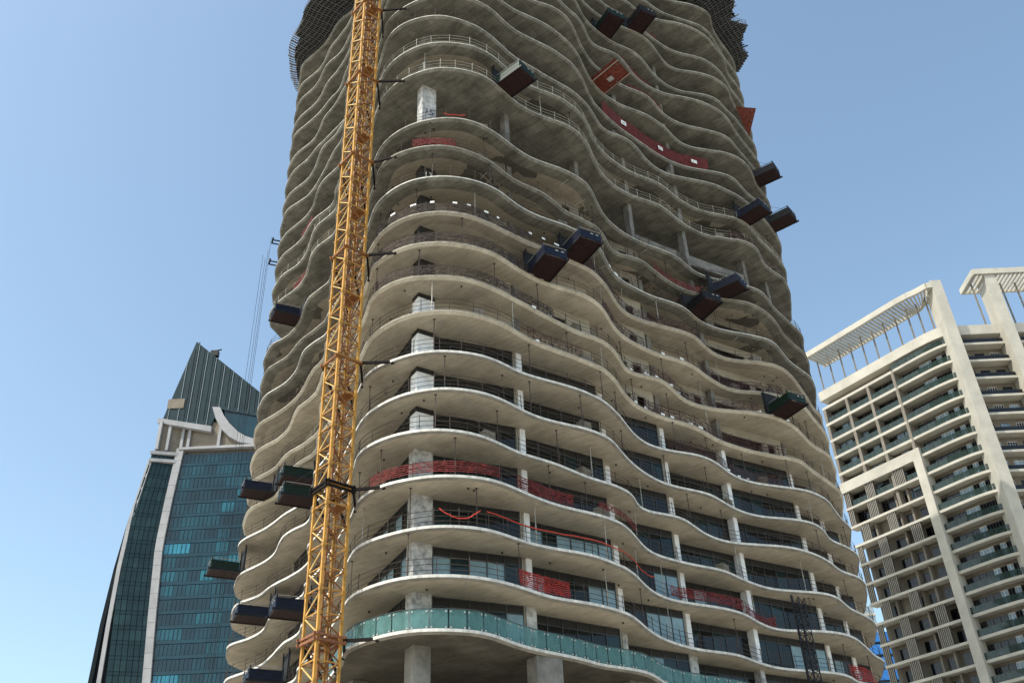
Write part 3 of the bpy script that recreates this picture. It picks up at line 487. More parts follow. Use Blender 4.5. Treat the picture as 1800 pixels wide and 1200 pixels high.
# ------------------------------------------------------------------ props between the slabs
def make_prop(h, m):
    r = empty('steel_prop', 'slim steel prop standing between two slab edges of the unfinished tower', 'prop', 'slim steel props standing between the slab edges')
    a = MB(); a.tube([(0, 0, 0), (0, 0, h * .55)], .045, 6); obj('outer_tube', a, m, r)
    b = MB(); b.tube([(0, 0, h * .55 + .002), (0, 0, h - .02)], .032, 6); obj('inner_tube', b, m, r)
    c = MB(); c.box((0, 0, h - .01), (1, 0), (0, 1), .09, .09, .01); c.box((0, 0, .012), (1, 0), (0, 1), .09, .09, .01); obj('end_plate', c, m, r)
    return r
def dup(root, loc, rotz=0, label=None, group=None):
    r = root.copy(); COL.objects.link(r); r.location = loc; r.rotation_euler = (0, 0, rotz)
    if label: r['label'] = label
    if group: r['group'] = group
    for ch in list(root.children):
        c = ch.copy(); COL.objects.link(c); c.parent = r
        for g in ch.children:
            d = g.copy(); COL.objects.link(d); d.parent = c
    return r
protos = [make_prop(3.165, 'tube'), make_prop(3.165, 'tube_pale')]; used = [False, False]
for n in range(1, 17):
    if n in (13, 14): continue
    s = random.uniform(34, 37); cnt_ = 0
    while s < 90:
        if random.random() < (.8 if n < 13 else .4):
            p, u = edge(n, s, random.uniform(.35, .75)); q = edge(nxt(n), s, .5)[0]
            # stand it where both slabs are
            if (p - q).dot(u) > .4: p = q
            k = random.random() < .3; loc = (p.x, p.y, zf(n) + .001)
            lab = '%s slim steel prop from the left on the %s wavy slab from the balustrade' % (NTH[cnt_], ORD[n])
            if not used[k]: protos[k].location = loc; protos[k]['label'] = lab; used[k] = True
            else: dup(protos[k], loc, random.uniform(0, 3), lab)
            cnt_ += 1
        s += random.uniform(3.2, 7.5)

# ------------------------------------------------------------------ block pallets and pipe bundles left on the slabs
def make_pallet():
    r = empty('block_pallet', 'pallet of grey concrete blocks left near a slab edge of the unfinished tower', 'pallet', 'block pallets left on the slabs')
    m = MB()
    for k in range(5): m.box((0, -.48 + k * .24, .12), (1, 0), (0, 1), .6, .05, .012)
    for x in (-.5, 0, .5): m.box((x, 0, .054), (1, 0), (0, 1), .05, .53, .052)
    obj('pallet_boards', m, 'rust', r)
    for i in range(3):
        for j in range(5):
            for k in range(2):
                if random.random() < .12 and j == 4: continue
                m = MB(); m.box((-.4 + i * .4, -.36 + k * .5, .235 + j * .205), (1, 0), (0, 1), .192, .23, .1); obj('block', m, 'blockwork', r)
    return r
PAL = None
for n in (3, 4, 5, 6, 7, 8, 9, 10, 11, 12, 13, 15, 16, 17):
    for k, s in enumerate(sorted(random.uniform(36, 86) for _ in range(4 if n > 6 else 2))):
        if 37 < s < 45: s = 46 + k
        e, u = edge(n, s, 1.3); loc = (e.x, e.y, zf(n) + .001); rz = math.atan2(u.y, u.x) + random.uniform(-.3, .3)
        lab = '%s pallet of concrete blocks from the left on the %s wavy slab from the balustrade' % (NTH[k], ORD[n])
        if PAL is None: PAL = make_pallet(); PAL.location = loc; PAL.rotation_euler = (0, 0, rz); PAL['label'] = lab
        else: dup(PAL, loc, rz, lab)

# ------------------------------------------------------------------ nets and tapes
def net(name, n, s0, s1, h0, h1, m, label, cat, sag=0, z1n=None, ins=.05, tags=(), wob=.05, tilt=0):
    k = max(6, int((s1 - s0) * 3)); rows = 5; mb = MB(); N = k + 1
    ph = random.uniform(0, 6)
    for side in (0, .015):
        for r in range(rows + 1):
            f = r / rows
            for i in range(k + 1):
                t = i / k; s = s0 + (s1 - s0) * t
                d = wob * math.sin(9 * t * (s1 - s0) / 6 + ph + 2 * f) + random.uniform(-.02, .02)
                p, u = edge(n, s, ins - d - side - tilt * f)
                z = zf(n) + h0 + (h1 - h0) * f - sag * 4 * t * (1 - t) * (.4 + .6 * f) + random.uniform(-.03, .03) * (r in (0, rows))
                mb.v.append((p.x, p.y, z))
    o0 = (rows + 1) * N
    for r in range(rows):
        for i in range(k):
            a = r * N + i; mb.f.append((a, a + 1, a + N + 1, a + N)); mb.m.append(0)
            a += o0; mb.f.append((a + N, a + N + 1, a + 1, a)); mb.m.append(0)
    o = obj(name, mb, m); tag(o, label, cat)
    for s, h, wd, hg in tags:
        e, u = edge(n, s, ins - .13 - tilt * (h - h0) / max(h1 - h0, .1)); t = Vector((-u.y, u.x)); q = MB(); q.box((e.x, e.y, zf(n) + h), t, u.xy, wd / 2, .012, hg / 2)
        q.box((e.x + u.x * .014, e.y + u.y * .014, zf(n) + h + hg * .12), t, u.xy, wd * .28, .004, hg * .07, 1); q.box((e.x + u.x * .014, e.y + u.y * .014, zf(n) + h - hg * .15), t, u.xy, wd * .36, .004, hg * .06, 1)
        obj('white_placard', q, ['white_tag', 'net_maroon'], o)
    return o
NG = 'safety net'
net('safety_net', 1, 47.2, 51.2, .1, 1.25, 'net_red', 'bright red net, nearly solid, on the slab just above the glass balustrade', NG)
net('safety_net', 1, 82.5, 86, .1, 1.3, 'net_red', 'bunched red net at the far right end of the slab above the glass balustrade', NG, wob=.25)
net('safety_net', 2, 63.3, 70.3, .25, 1.15, 'net_maroon', 'long dark red net on the third wavy slab, left of the hoist mast', NG)
net('safety_net', 2, 70.6, 75, .1, 1.0, 'net_maroon', 'sagging dark red net on the third wavy slab, just above the dark hoist mast', NG, sag=.35)
net('safety_net', 3, 37.2, 45.8, .25, 1.05, 'net_maroon', 'long dark red net round the rounded corner on the fourth wavy slab', NG)
net('safety_net', 3, 47.2, 52, .1, 1.1, 'net_maroon', 'dark red net right of the white corner column bay on the fourth wavy slab', NG)
net('safety_net', 3, 54, 59, .5, 1.1, 'net_maroon', 'narrow dark red net in the inward curve of the fourth wavy slab', NG)
net('safety_net', 12, 40, 43.2, .15, .95, 'net_maroon', 'small pinkish red net over the corner column, above the number 13', NG)
net('safety_net', 12, 66.3, 72.7, .1, 1.1, 'net_maroon', 'sagging dark red net left of the paired loading platforms on the upper right', NG, sag=.4)
net('debris_net', 18, 62.7, 77.2, .1, 1.75, 'net_band', 'long maroon debris net with three white placards near the tower top', NG, tags=((66, 1.0, .8, .6), (71.5, 1.0, .75, .55), (75.6, .9, .8, .5)), tilt=.15)
# catch net held out on poles
def catch_net(n, s0, s1, out, label):
    r_ = empty('catch_net', label, 'safety net', loc=tuple(edge(n, (s0 + s1) / 2)[0].xy) + (zf(n),)); iv = Matrix.Translation(-Vector(r_.location))
    a, u = edge(n, s0, .1); b, v = edge(n, s1, .1); w_ = ((u + v) / 2).normalized(); nu, nv = 10, 8; m = MB()
    for lay in (0, .02):
        for j in range(nv + 1):
            for i in range(nu + 1):
                p = edge(n, s0 + (s1 - s0) * i / nu, .1)[0] * (1 - j / nv) + (a.lerp(b, i / nu)) * (j / nv) + w_ * out * j / nv
                m.v.append((p.x, p.y, zf(n) + .1 + .5 * j / nv - .35 * math.sin(math.pi * i / nu) * math.sin(math.pi * j / nv) + random.uniform(-.03, .03) - lay))
    N = nu + 1
    for lay in (0, 1):
        for j in range(nv):
            for i in range(nu):
                k = lay * N * (nv + 1) + j * N + i; q = (k, k + 1, k + N + 1, k + N); m.f.append(q if lay == 0 else q[::-1]); m.m.append(0)
    o = obj('net', m, 'net_rust', r_); o.matrix_parent_inverse = iv
    for f in (.12, .92):
        p = a.lerp(b, f); q = MB(); q.tube([(p.x - w_.x * .6, p.y - w_.y * .6, zf(n) - .12), (p.x + w_.x * (out + .2), p.y + w_.y * (out + .2), zf(n) + .5)], .055, 6); o = obj('pole', q, 'tube_pale', r_); o.matrix_parent_inverse = iv
    p = a.lerp(b, .5) + w_ * out * .5; q = MB(); q.box((p.x, p.y, zf(n) - .03), w_.xy, (-w_.y, w_.x), .35, .3, .01); o = obj('white_placard', q, 'rail_white', r_); o.matrix_parent_inverse = iv
catch_net(19, 61.0, 63.6, 3.6, 'rust red catch net held out on two poles near the tower top')
net('safety_net', 20, 66.6, 72, .1, .5, 'net_maroon', 'low pinkish net strip right of the rust red catch net', NG)
net('safety_net', 21, 65.5, 71, .1, .6, 'net_maroon', 'low pinkish net strip well above and right of the rust red catch net', NG)
net('safety_net', 24, 68.5, 73, .1, .6, 'net_maroon', 'low red net strip right of the two high loading platforms', NG)
net('safety_net', 17, 8.8, 12, .1, .9, 'net_maroon', 'small pinkish net on the left side high up, left of the crane mast', NG)
net('safety_net', 15, 7.5, 10.5, .1, .9, 'net_maroon', 'small pinkish net on the left side above the lone left platform', NG)
for n, a_, b_, wd in ((10, 36, 50, 'dark brown net wrapped along the rail with a dashed line of white sheets'), (9, 36, 51, 'thin dark brown net one slab below the rail with dashed white sheets'), (8, 37, 52, 'thin dark brown net two slabs below the rail with dashed white sheets')):
    net('safety_net', n, a_, b_, .1, 1.0, 'net_brown', wd, NG)
for n, a_, b_, m_, wd in ((10, 55, 70, 'net_plum', 'dim maroon net along the rail below the sagging dark red net'), (9, 57, 64, 'net_plum', 'dim maroon net in the inward fold, one slab under the lone white sheets'), (9, 70, 80, 'net_plum', 'dim maroon net just above the lone dark green platform, to its left'),
    (8, 62, 76, 'net_plum', 'dim maroon net ending at the lone dark green platform'), (7, 49, 54, 'net_plum', 'short dim maroon net right of the corner, two slabs above the topmost glazing'), (7, 63, 79, 'net_plum', 'long dim maroon net one slab below the lone dark green platform'), (6, 65, 78, 'net_plum', 'dim maroon net on the topmost glazed slab, far right'), (15, 78, 90, 'net_plum', 'dim maroon net under the crowded dark platforms on the right edge')):
    net('safety_net', n, a_, b_, .08, 1.05, m_, wd, NG)
def tape(n, s0, s1, h, sag, label):
    pts = [];
    for i in range(17):
        t = i / 16; p, u = edge(n, s0 + (s1 - s0) * t, .0); pts.append((p.x, p.y, zf(n) + h - sag * 4 * t * (1 - t)))
    mb = MB(); mb.tube([(x + random.uniform(-.03, .03), y + random.uniform(-.03, .03), z + random.uniform(-.05, .05)) for x, y, z in pts], .042, 5); tag(obj('red_tape', mb, 'tape_red'), label, 'tape')
tape(2, 42.1, 44.6, 1.25, .75, 'looped red tape hanging beside the corner column on the third wavy slab')
tape(2, 45.0, 56.6, 1.2, .1, 'long taut red tape running along the rail of the third wavy slab')
tape(2, 56.8, 61.5, 1.2, .25, 'red tape in the inward curve of the third wavy slab')
tape(13, 42.3, 43.9, .5, .2, 'short orange red tape beside the column numbered 15')
# pennant shaped net blown out from the right-hand end
e, u = edge(22, 86.5); mb = MB(); t = Vector((-u.y, u.x, 0)); z = zf(22)
A = e + Vector((0, 0, z + 1.4)) ; Bp = e + t * 1.6 + Vector((0, 0, z - .2)); Cp = e + u * 2.3 + Vector((0, 0, z + 2.4)); Dp = e - t * 1.2 + Vector((0, 0, z + 3.3))
for P in ((A, Bp, Cp), (A, Cp, Dp)):
    nn = (P[1] - P[0]).cross(P[2] - P[0]).normalized() * .03
    mb.face(P); mb.face([p + nn for p in P][::-1])
    for i in range(3): q = (i + 1) % 3; mb.face([P[i], P[i] + nn, P[q] + nn, P[q]])
tag(obj('debris_net', mb, 'net_rust'), 'pointed orange brown net sticking out from the right end near the tower top', NG)

# ------------------------------------------------------------------ loading platforms
def make_platform(kind):
    """cantilevered loading platform; +Y points away from the slab"""
    W, L0, L1, H = 2.15, -.35, 2.9, 1.05
    side = {'blue': 'steel_blue', 'green': 'steel_green', 'dark': 'steel_dark'}[kind]
    r = empty('loading_platform', kind + ' platform', 'platform', 'cantilevered loading platforms on the slab edges')
    X, Y = (1, 0), (0, 1)
    m = MB(); m.box((0, (L0 + L1) / 2, .06), X, Y, W / 2, (L1 - L0) / 2, .06, 0)
    for k in range(5): m.box((0, L0 + .3 + k * .62, -.02), X, Y, W / 2 - .02, .04, .02, 0)
    obj('deck', m, 'deck_red', r)
    for sx in (-1, 1):
        m = MB(); m.box((sx * (W / 2 + .03), (L0 + L1) / 2, .02), X, Y, .06, (L1 - L0) / 2 + .25, .1); obj('main_beam', m, 'steel_dark', r)
        m = MB(); m.box((sx * (W / 2 + .01), (.1 + L1) / 2, .12 + H * .42), X, Y, .02, (L1 - .1) / 2 - .03, H * .40)
        for z in (.2, .55, .9): m.box((sx * (W / 2 + .04), (.1 + L1) / 2, z), X, Y, .015, (L1 - .1) / 2 - .04, .03)
        o = obj('side_panel', m, side, r)
        m = MB(); m.tube([(sx * W / 2, 0, .12 + H), (sx * W / 2, L1, .12 + H)], .035, 6); obj('top_rail', m, 'rail_dull' if kind != 'dark' else side, r)
        for y in (.06, L1 - .05):
            m = MB(); m.box((sx * (W / 2 + .03), y, .12 + H / 2), X, Y, .045, .045, H / 2 + .06); obj('corner_post', m, side, r)
        m = MB(); m.tube([(sx * (W / 2 - .1), -.34, .12), (sx * (W / 2 - .1), -.34, 3.02)], .06, 6); obj('anchor_prop', m, 'steel_dark', r)
        m = MB(); m.tube([(sx * W / 2, L1 * .75, 1.1), (sx * W / 2, -.1, 3.1)], .018, 5); obj('stay', m, 'steel_dark', r)
    m = MB(); m.box((0, -.42, 1.45), X, Y, W / 2 + .15, .02, 1.3); obj('rear_panel', m, 'screen_black', r)  # flat near-black panel across the back of the platform
    for sx in (-1, 1):
        m = MB(); m.box((sx * (W / 2 - .25), -.9, .05), X, Y, .06, .9, .07); obj('anchor_beam', m, 'steel_dark', r)
    m = MB(); m.box((0, L1, .12 + H * .42), X, Y, W / 2 - .03, .02, H * .38)
    for z in (.25, .6, .9): m.box((0, L1 + .04, z), X, Y, W / 2 - .06, .015, .03)
    g = obj('end_gate', m, side, r); m = MB(); m.tube([(-W / 2, L1, .12 + H), (W / 2, L1, .12 + H)], .035, 6); obj('gate_rail', m, 'rail_dull' if kind != 'dark' else side, g)
    m = MB()
    for k in range(2): m.box((-.7 + k * .55, L1 + .06, .78), X, Y, .14, .006, .07)
    obj('white_mark', m, 'rail_dull', g)
    return r
PP = {k: [make_platform(k), False] for k in ('blue', 'green', 'dark')}
PLAT = [  # slab, position along the edge, facing, colour, label
 (9, 50.7, 152, 'blue', 'lower left of two blue loading platforms with red undersides in the tower centre'),
 (10, 54, 150, 'blue', 'upper right of two blue loading platforms with red undersides in the tower centre'),
 (12, 74.2, 128, 'blue', 'upper of two stepped blue loading platforms at the upper right, red underside'),
 (11, 71.2, 152, 'dark', 'lower of two stepped loading platforms at the upper right, almost black'),
 (8, 78, 150, 'green', 'lone dark green loading platform by the right edge at mid height'),
 (15, 48, 130, 'green', 'lone green edged loading platform seen from below, right of the column numbered 15'),
 (22, 64, 150, 'green', 'left of two loading platforms near the tower top, green edged, black underneath'),
 (23, 68.2, 150, 'dark', 'right of two loading platforms near the tower top, black underneath'),
 (19, 86, 124, 'dark', 'topmost of the dark platforms on the right edge, alone above a pair'),
 (16, 80.6, 135, 'blue', 'left of the crowded dark platforms on the right edge of the tower'),
 (17, 87.0, 128, 'dark', 'outermost of the crowded dark platforms on the right edge, against the sky'),
 (7, 8.8, -116, 'blue', 'navy loading platform hanging over the glass tower, beside two green ones'),
 (6, 18.6, -116, 'green', 'upper of two stacked green platforms just left of the crane mast'),
 (5, 21.6, -116, 'green', 'lower of two stacked green platforms just left of the crane mast'),
 (5, 4.6, -117, 'green', 'dark green platform furthest out over the glass tower'),
 (3, 11.6, -116, 'blue', 'left of the side by side navy platforms low on the left'),
 (2, 22.6, -116, 'blue', 'right of the side by side navy platforms, touching the crane mast'),
 (1, 15.8, -117, 'blue', 'lowest navy platform, cut by the bottom of the picture'),
 (13, 10.6, -117, 'blue', 'lone navy platform high on the left side of the tower'),
]
for n, s, a, k, lab in PLAT:
    e, u = edge(n, s); loc = (e.x, e.y, zf(n) + .12); rz = R(-a)
    if not PP[k][1]: r = PP[k][0]; r.location = loc; r.rotation_euler = (0, 0, rz); r['label'] = lab; PP[k][1] = True
    else: dup(PP[k][0], loc, rz, lab)

# ------------------------------------------------------------------ tower crane mast
CX, CY = -12.95, 61.2
crane = empty('crane_mast', 'tall yellow lattice crane mast tied to the rounded corner of the wavy tower', 'crane', loc=(CX, CY, 0), rotz=R(42))
# local axes: -Y side faces right-hand face, -X side faces left
S = .86; SH = 3.0
cm_ = MB()
for sx in (-1, 1):
    for sy in (-1, 1):
        cm_.box((sx * S, sy * S, SH / 2), (1, 0), (0, 1), .085, .085, SH / 2 - .001)
        cm_.box((sx * S, sy * S, .06), (1, 0), (0, 1), .12, .12, .06); cm_.box((sx * S, sy * S, SH - .065), (1, 0), (0, 1), .12, .12, .06)
for z in (.10, SH / 2, ):
    for sx in (-1, 1):
        cm_.bar((sx * S, -S, z), (sx * S, S, z), .07); cm_.bar((-S, sx * S, z), (S, sx * S, z), .07)
sec_me = cm_.mesh('mast_section', ['crane_yellow'])
br_me = []
for f in range(4):
    for j, (z0, z1) in enumerate(((.15, 1.45), (1.55, 2.85))):
        b = MB(); p0, p1 = ((-S, z0), (S, z1)) if j == 0 else ((S, z0), (-S, z1))
        if f < 2:
            y = S if f else -S; b.bar((p0[0], y, p0[1]), (p1[0], y, p1[1]), .075); b.bar((p1[0], y + .06, p0[1]), (p0[0], y + .06, p1[1]), .05)
        else:
            x = S if f == 3 else -S; b.bar((x, p0[0], p0[1]), (x, p1[0], p1[1]), .075)
        br_me.append(b.mesh('brace', ['crane_brace_lit' if f == 2 else 'crane_orange_shade']))
core_ = MB()
for z in (.1, 1.5): core_.bar((-S, -S, z), (S, S, z), .06); core_.bar((-S, S, z + .07), (S, -S, z + .07), .06)
core_.tube([(-.35, -.35, 0), (-.35, -.35, SH - .01)], .07, 5); core_.tube([(.45, -.2, 0), (.45, -.2, SH - .01)], .05, 5)
core_me = core_.mesh('inner_tie', ['crane_orange_shade'])
lad = MB()
for x in (-.2, .2): lad.bar((x, S - .35, 0), (x, S - .35, SH - .02), .05)
for k in range(9): lad.bar((-.2, S - .35, .2 + k * .32), (.2, S - .35, .2 + k * .32), .03)
for k in range(3):
    zc = .6 + k * .9; pr = None
    for q in range(9):
        a = math.pi * q / 8; p = (.36 * math.cos(a), S - .35 - .6 * math.sin(a), zc)
        if pr: lad.bar(pr, p, .03)
        pr = p
lad_me = lad.mesh('ladder', ['crane_orange_shade'])
pl = MB(); pl.box((.38, -.1, .05), (1, 0), (0, 1), .4, .65, .02); pl_me = pl.mesh('rest_platform', ['crane_orange_shade'])
for k in range(32):
    s_ = link('mast_section', sec_me, crane, (0, 0, k * SH))
    for me in br_me: link('brace', me, s_)
    link('ladder', lad_me, s_); link('inner_tie', core_me, s_)
    if k % 3 == 1: link('rest_platform', pl_me, s_)
Lw = crane.matrix_world
rot = Matrix.Rotation(R(42), 4, 'Z').inverted()
def loc_of(p): v = rot @ (Vector(p) - Vector((CX, CY, 0))); return v
for n in (0, 3, 6, 9, 12, 15, 18):
    z = zf(n) - .05; m = MB(); T = S + .16
    col = 'rust' if n in (0, 6) else 'crane_black'
    for sx in (-1, 1):
        for zz in ((z - .1, z + .22) if n in (0, 3) else (z,)):
            m.bar((sx * T, -T - .2, zz), (sx * T, T + .2, zz), .13, .16); m.bar((-T - .2, sx * T, zz + .001), (T + .2, sx * T, zz + .001), .125, .155)
    if n: obj('tie_collar', m, 'crane_black' if n in (3,) else 'crane_orange_shade', crane)
    else: obj('tie_collar', m, 'rust', crane)
    for c, s_, dz in (((T, -T), 38.6, -.1), ((T, -T), 34.8, -.1), ((T, T), 31.8, -.1), ((-T, T), 29.0, -.1)):
        e, u = edge(n, s_, .15); q = loc_of((e.x, e.y, z + dz)); b = MB(); b.bar((c[0], c[1], z + .05), q, .15, .2)
        b.box((q.x, q.y, q.z), (1, 0), (0, 1), .12, .12, .18); obj('tie_strut', b, 'crane_black', crane)
fm = MB(); fm.box((0, 0, .4), (1, 0), (0, 1), 2.4, 2.4, .4); obj('foundation', fm, 'concrete', crane)

# ------------------------------------------------------------------ material hoist mast in front of the right-hand face
HX, HY = 22.9, 79.6
h = empty('hoist_mast', 'thin dark lattice hoist mast standing before the lowest slabs at lower right', 'hoist', loc=(HX, HY, 0), rotz=R(34))
hm = MB(); q = .36; HS = 1.5
for sx in (-1, 1):
    for sy in (-1, 1): hm.tube([(sx * q, sy * q, 0), (sx * q, sy * q, HS)], .05, 5)
for sx in (-1, 1):
    for z in (.02, .75): hm.bar((sx * q, -q, z), (sx * q, q, z), .05); hm.bar((-q, sx * q, z), (q, sx * q, z), .05)
    hm.bar((sx * q, -q, 0), (sx * q, q, .75), .045); hm.bar((sx * q, q, .75), (sx * q, -q, HS), .045)
    hm.bar((-q, sx * q, 0), (q, sx * q, .75), .045); hm.bar((q, sx * q, .75), (-q, sx * q, HS), .045)
hme = hm.mesh('lattice_section', ['steel_dark'])
for k in range(19): link('lattice_section', hme, h, (0, 0, k * HS))
m = MB(); m.box((0, .62, 14.5), (1, 0), (0, 1), .12, .03, 14.5); obj('rack_guide', m, 'steel_dark', h)

# ------------------------------------------------------------------ ropes down the left side
NTH_ROPE = ['second from the left of four thin hoist ropes beside the wavy tower', 'third from the left of four thin hoist ropes beside the wavy tower', 'leftmost of four thin hoist ropes beside the wavy tower', 'rightmost of four thin hoist ropes, closest to the wavy tower']
for k, (x, y) in enumerate(((-30.6, 94.2), (-30.1, 93.4), (-31.2, 95.0), (-29.6, 92.4))):
    m = MB(); m.tube([(x, y, zf(17) - .3 + k * .6), (x - .1, y, 60), (x, y, .2)], .022, 4)
    tag(obj('hoist_rope', m, 'steel_dark'), NTH_ROPE[k], 'rope', 'hoist ropes at the left edge')
for n, lab in ((17, 'lower dark bracket sticking out left of the wavy tower, above the ropes'), (18, 'upper dark bracket sticking out left of the wavy tower')):
    r = empty('rope_bracket', lab, 'bracket', 'rope brackets on the left edge'); e, u = edge(n, 3.2, 1.0); t = Vector((-u.y, u.x, 0))
    for sgn in (-1, 1):
        m = MB(); p = e + t * .35 * sgn; z = zf(n) + .12; m.bar((p.x, p.y, z), (p.x + u.x * 2.0, p.y + u.y * 2.0, z), .1, .15); obj('beam', m, 'steel_dark', r)
    m = MB(); p = e + u * 1.9; z = zf(n) + .3; m.box((p.x, p.y, z), u.xy, t.xy, .1, .55, .08); obj('pulley_beam', m, 'steel_dark', r)

# ------------------------------------------------------------------ climbing screens and formwork round the working floors at the top
def fan_deck(label, s0, s1, outs, z, loc):
    scr = empty('formwork_deck', label, 'formwork', loc=loc); iv = Matrix.Translation(-Vector(loc))
    def out(s):
        for (sa, oa), (sb, ob) in zip(outs[:-1], outs[1:]):
            if sa <= s <= sb: return oa + (ob - oa) * (s - sa) / (sb - sa)
        return outs[-1][1]
    s = s0
    while s < s1 - .01:
        m = MB(); zj = z + random.uniform(-.03, .03)
        def P(s_, d, zz=0): e, u = edge(27, s_, .25 - d); return (e.x, e.y, zj + zz)
        rim = .9 if s < 7.5 and s1 < 40 else .0
        i0, i1 = out(s) - rim, out(s + 1) - rim
        A, B, C_, D = P(s + .03, 0), P(s + .97, 0), P(s + .97, max(i1, .2)), P(s + .03, max(i0, .2))
        m.hexa([A, B, C_, D] + [(q[0], q[1], q[2] + .05) for q in (A, B, C_, D)], 0)
        for f in (.05, .35, .65, .95):
            m.bar(P(s + f, -.4, -.09), P(s + f, out(s + f) + random.uniform(0, .12), -.09), .07, .16, 1)
        d = .3
        while d < max(out(s), out(s + 1)):
            if d <= min(out(s), out(s + 1)) + .05: m.bar(P(s, d, -.2), P(s + 1, d, -.2), .07, .1, 2 if d > out(s) - 1.0 and rim else 1)
            d += .62
        o = obj('deck_panel', m, ['screen_black', 'screen_frame', 'rail_dull'], scr); o.matrix_parent_inverse = iv
        m = MB()
        for h_ in (.5, 1.0): m.bar(P(s, out(s) - .06, h_), P(s + 1, out(s + 1) - .06, h_), .05)
        m.bar(P(s + .5, out(s + .5) - .06, 0), P(s + .5, out(s + .5) - .06, 1.05), .05, up=Vector((0, 1, 0))); o = obj('deck_rail', m, 'screen_frame' if s > 7 else 'rail_dull', scr); o.matrix_parent_inverse = iv
        s += 1.0
fan_deck('dark gridded formwork deck projecting round the top left edge of the wavy tower', 0, 33, [(0, .7), (2, 1.4), (4.7, 2.1), (7.3, 3.3), (12, 4.5), (33, 4.5)], zf(27) + 1.75, (-25, 88, zf(27)))
fan_deck('dark gridded formwork deck under the jumble of beams at the tower top right', 78, 93, [(78, 1.2), (81, 2.2), (83, 4.2), (85, 2.6), (87, 4.2), (89, 1.6), (91, 2.4), (93, .8)], zf(27) + 1.75, (33, 90, zf(27)))
fw = empty('formwork_stack', 'dark jumble of formwork beams and panels jutting from the top right of the wavy tower', 'formwork', loc=(32, 92, zf(27)))
finv = Matrix.Translation((-32, -92, -zf(27)))
for r in range(5):
    z = zf(27) + 2.4 + r * 1.7
    for k in range(5):
        s = 78 + k * 3.1 + r * .35; e, u = edge(27, min(s, 95.5), -.1 - .8 * random.random()); t = Vector((-u.y, u.x)); m = MB()
        tl = random.uniform(-.3, .3)
        c = Vector((e.x, e.y, z))
        for j in range(6):
            off = -1.2 + j * .48; p = Vector((c.x + t.x * off, c.y + t.y * off, z + off * tl)); out = random.choice((random.uniform(.1, .8), random.uniform(1, 2.0)))
            m.bar(p - Vector((u.x, u.y, 0)) * 1.6, p + Vector((u.x, u.y, .12)) * out, .1, .2, 0)
        for j in (-1.2, .2): p = c + Vector((u.x, u.y, 0)) * j; m.bar(p - Vector((t.x, t.y, tl)) * 1.5 + Vector((0, 0, -.2)), p + Vector((t.x, t.y, tl)) * 1.5 + Vector((0, 0, -.2)), .12, .2, 0)
        if random.random() < .6: m.box((c.x, c.y, z + .17), t, u.xy, 1.3, .9, .025, 1)
        o = obj('table_form', m, ['steel_dark', 'wrap_shade_black'], fw); o.matrix_parent_inverse = finv
    for k in range(6):
        e, u = edge(27, 79 + k * 2.6, .4); m = MB(); m.tube([(e.x, e.y, z - .3), (e.x + u.x * .3, e.y + u.y * .3, z + 1.7)], .05, 5); o = obj('strut', m, 'steel_dark', fw); o.matrix_parent_inverse = finv

# ------------------------------------------------------------------ cream residential tower on the right
D1 = az(-36.5)                        # left facade runs back along D1
C0 = Vector((58.0, 160.0, 0))         # its far left corner
U = -D1                               # towards the fin
NL = Vector((-D1.y * -1, 0, 0)); NL = Vector((U.y, -U.x, 0))     # outward normal of the left facade (towards the camera side)
if NL.dot(Vector((-1, -1, 0))) < 0: NL = -NL
res = empty('residential_tower', 'cream residential tower with rounded balconies, louvres and a rooftop pergola, on the right', 'tower', loc=(75, 160, 0))
rinv = Matrix.Translation((-75, -160, 0))
def rp(name, mb, mats, parent=None):
    o = obj(name, mb, mats, parent or res)
    if parent is None: o.matrix_parent_inverse = rinv
    return o
def LP(u, d=0, z=0): p = C0 + U * u + NL * d; return Vector((p.x, p.y, z))     # point on the left facade, d out
FH = 3.42
ZT = 95.2
def fz(k): return 91.8 - FH * k       # top of the k-th balcony slab from the roof
FX, FY = 74.4, 137.8                  # the fin
FRONT_Y = 139.2
# rounded corner from u=16 to the fin, plan of the balcony edge
def corner_edge(d=0):
    pts = [LP(15.6, 0).xy]
    P0, P1, P2 = LP(20.5, 0).xy, LP(25.2, 0).xy, Vector((FX + .2, FRONT_Y - .1))
    pts += [LP(17.3, 0).xy, LP(18.9, 0).xy]
    for i in range(10):
        t = i / 9; pts.append((1 - t) ** 2 * P0 + 2 * (1 - t) * t * P1 + t * t * P2)
    return pts
CE = corner_edge()
XR = 112.0
body = MB()
body.prism([LP(.4, -1.8).xy, LP(16.2, -1.8).xy, (72.8, 143.0), (FX + .6, FRONT_Y + 1.6), (XR, FRONT_Y + 1.6), (XR, 175), LP(.4, -14).xy], 0, ZT - 1.2)
rp('body', body, 'taupe')
roof = MB(); edge_poly = [LP(0, 0).xy] + CE + [(XR, FRONT_Y - .2), (XR, 176), LP(0, -15).xy]
roof.prism(edge_poly, ZT - 1.9, ZT); rp('parapet', roof, 'cream')
